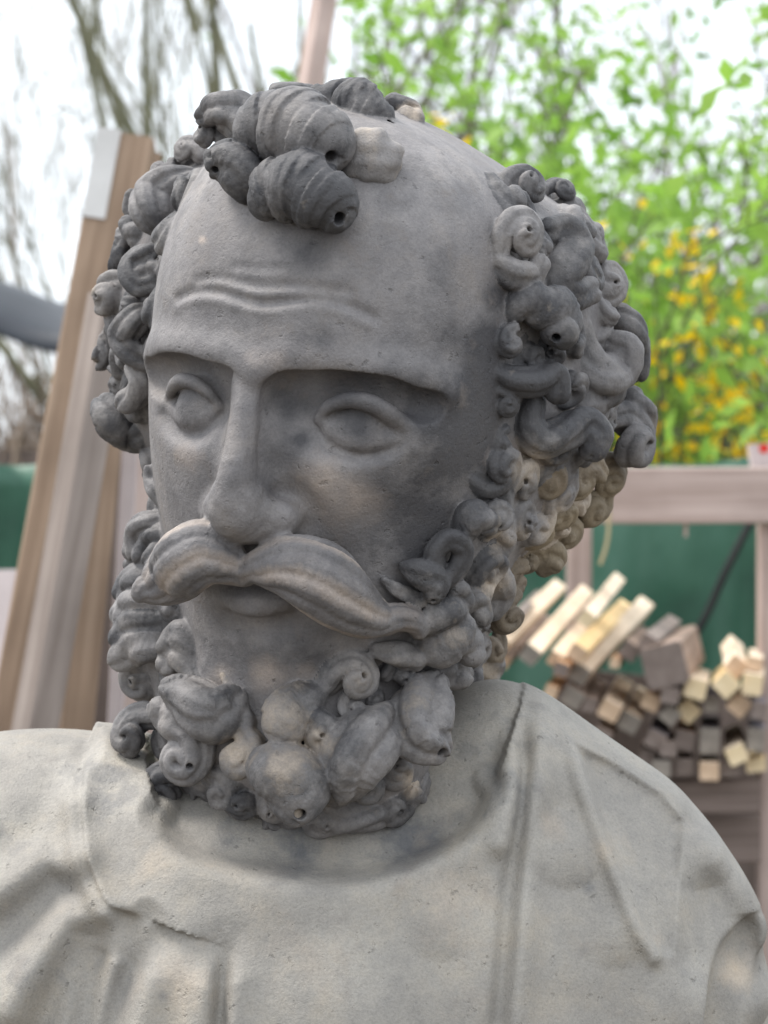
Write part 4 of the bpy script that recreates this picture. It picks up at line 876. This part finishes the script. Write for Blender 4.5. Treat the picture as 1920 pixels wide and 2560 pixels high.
# flap edge on the left
FE = [(385,290,0),(370,400,0),(362,520,0),(368,650,0),(388,770,0),(425,880,0),(480,965,0),(560,1003,0),(640,1032,0)]
EDGE(mk('7', FE), 5.5, 22, 1.1); RB(mk('7', [(x-34, y+20, 0) for x, y, _ in FE[:7]]), 3.0, 6)
TR = [(780,240,0),(850,440,0),(925,650,0),(1000,850,0),(1060,1000,0),(1130,1160,0),(1195,1260,0)]
def FACET(C, a, w):                                     # a flat facet let into the cloth
    C = np.array(C)[:, [0, 2]]
    def f(P):
        p = P[:, [0, 2]]; ins = np.zeros(len(p), bool); bd = np.full(len(p), 1e9)
        for s_, e_ in zip(C, np.roll(C, -1, 0)):
            c_ = ((s_[1] > p[:, 1]) != (e_[1] > p[:, 1])) & (p[:, 0] < (e_[0]-s_[0])*(p[:, 1]-s_[1])/(e_[1]-s_[1]+1e-9)+s_[0]); ins ^= c_
            ab = e_-s_; t_ = np.clip(((p-s_) @ ab)/(ab @ ab), 0, 1); q_ = p-s_-t_[:, None]*ab; bd = np.minimum(bd, np.hypot(q_[:, 0], q_[:, 1]))
        return np.where(ins, -a*np.tanh(bd/w), 0)
    robe.fn(f, (C[:, 0].min(), -200, C[:, 1].min()), (C[:, 0].max(), 125, C[:, 1].max()))
FC = mk('8', TR)[2:].tolist() + mk('8', [(1215,1270,0),(1255,1262,0),(1266,1200,0),(1278,1000,0),(1292,800,0),(1305,690,0)]).tolist() + mk('8', [(1200,560,0),(1000,430,0),(860,360,0)]).tolist()
FACET(FC, 5.0, 4.5); RB(mk('8', [(x-26, y+4, 0) for x, y, _ in TR]), 2.2, 4)
# folds
for z, pts, a, w in (('7',[(985,1090,0),(972,1210,0),(958,1340,0),(945,1520,0)],-4.6,4.2),('7',[(930,1130,0),(905,1260,0),(885,1380,0),(870,1520,0)],3,11),('7',[(1030,1100,0),(1020,1250,0),(1010,1520,0)],2.2,9),
    ('7',[(470,1010,0),(440,1130,0),(400,1320,0),(365,1520,0)],-5.5,9),('7',[(560,1040,0),(510,1180,0),(458,1330,0),(415,1520,0)],4.6,6.5),('7',[(640,1050,0),(580,1190,0),(520,1340,0),(470,1520,0)],-4.6,8),
    ('7',[(720,1090,0),(660,1240,0),(605,1400,0),(575,1520,0)],2.8,10),('7',[(352,640,0),(240,740,0),(110,845,0),(-60,970,0)],3.2,10),('7',[(365,740,0),(265,870,0),(130,985,0),(-60,1110,0)],-4.6,14),
    ('7',[(385,840,0),(300,1020,0),(180,1210,0),(50,1420,0)],3.4,10),('7',[(420,930,0),(345,1130,0),(255,1330,0),(190,1520,0)],-4.2,10),('7',[(445,970,0),(385,1150,0),(310,1350,0),(260,1520,0)],2.6,8),('7',[(335,540,0),(200,640,0),(40,740,0),(-60,800,0)],-2,13),
    ('8',[(1320,700,0),(1420,800,0),(1510,940,0),(1590,1090,0)],4,8),
    ('8',[(1380,800,0),(1390,1000,0),(1370,1250,0)],-3.5,14),('8',[(800,800,0),(840,1100,0),(830,1400,0)],-3,22),('8',[(1000,1150,0),(1020,1350,0),(1000,1540,0)],-2.5,14),('8',[(250,1100,0),(240,1300,0),(230,1540,0)],-2,20)):
    RB(mk(z, pts), a, w)
# broken arm: rough socket on the right
robe.cut(tube(mk('8', [(1590,1190,2,10),(1545,1300,3,12),(1520,1420,3,13),(1500,1560,3,14)])), 3)
_k = np.random.default_rng(4).normal(0, .14, (6, 3))
robe.fn(lambda P: np.sin(P @ _k.T).sum(1)*.6*np.clip((P[:, 0]-158)/14, 0, 1), (150, -200, -420), (260, 200, -262))
v, q = robe.mesh((-320, -160, -560), (215, 165, -105), 1.25)
RC = [('8',880,965,60,.5),('8',870,1240,36,.7),('8',330,650,60,.4),('7',705,1370,40,.7),('7',690,1250,30,.4),('7',1000,630,110,.5),('7',1300,700,160,.75),('8',60,740,170,.65),('8',200,760,90,.5),  # stains, plus painted shade under the beard and in the left fold valleys
      ('7',500,780,150,.3),('7',440,520,130,.3),('7',430,1250,90,.3),('7',560,1300,60,.25),('7',150,950,130,.25),('7',150,1300,160,.25),('7',60,700,110,.2),('8',1520,1350,80,.5),('8',560,500,140,.2),('7',300,1300,180,.15),('8',1130,800,150,-.3),('8',1180,1050,90,-.3)]
RW = [('8',1540,1330,110,1.0),('7',760,1300,160,.55),('7',690,820,120,.45),('8',300,1000,250,.5),('8',950,800,80,.5),('8',720,700,90,.5),('8',1190,1190,50,.6),('7',1350,1200,200,.4)]
build('robe', frm(v+HO), q, M['robe'], bust, True, dict(crust_shade=blobs(v, RC, robe_base, RF)-.05, wear=blobs(v, RW, robe_base, RF)))
# plinth the bust stands on
w_, d_ = .24, .17
pl = build('stone_plinth', [(x*s, y*s, z) for z, s in ((0, 1.12), (.06, 1.12), (.075, 1), (plinth_h-.004, 1)) for x, y in ((-w_, -d_), (w_, -d_), (w_, d_), (-w_, d_))],
           [(4*i+j, 4*i+(j+1) % 4, 4*i+4+(j+1) % 4, 4*i+4+j) for i in range(3) for j in range(4)]+[(3, 2, 1, 0), (12, 13, 14, 15)], M['plinth'])
pl.location = (ROOT.x-.02, ROOT.y, 0); tag(pl, 'plain stone plinth under the bust', 'plinth')
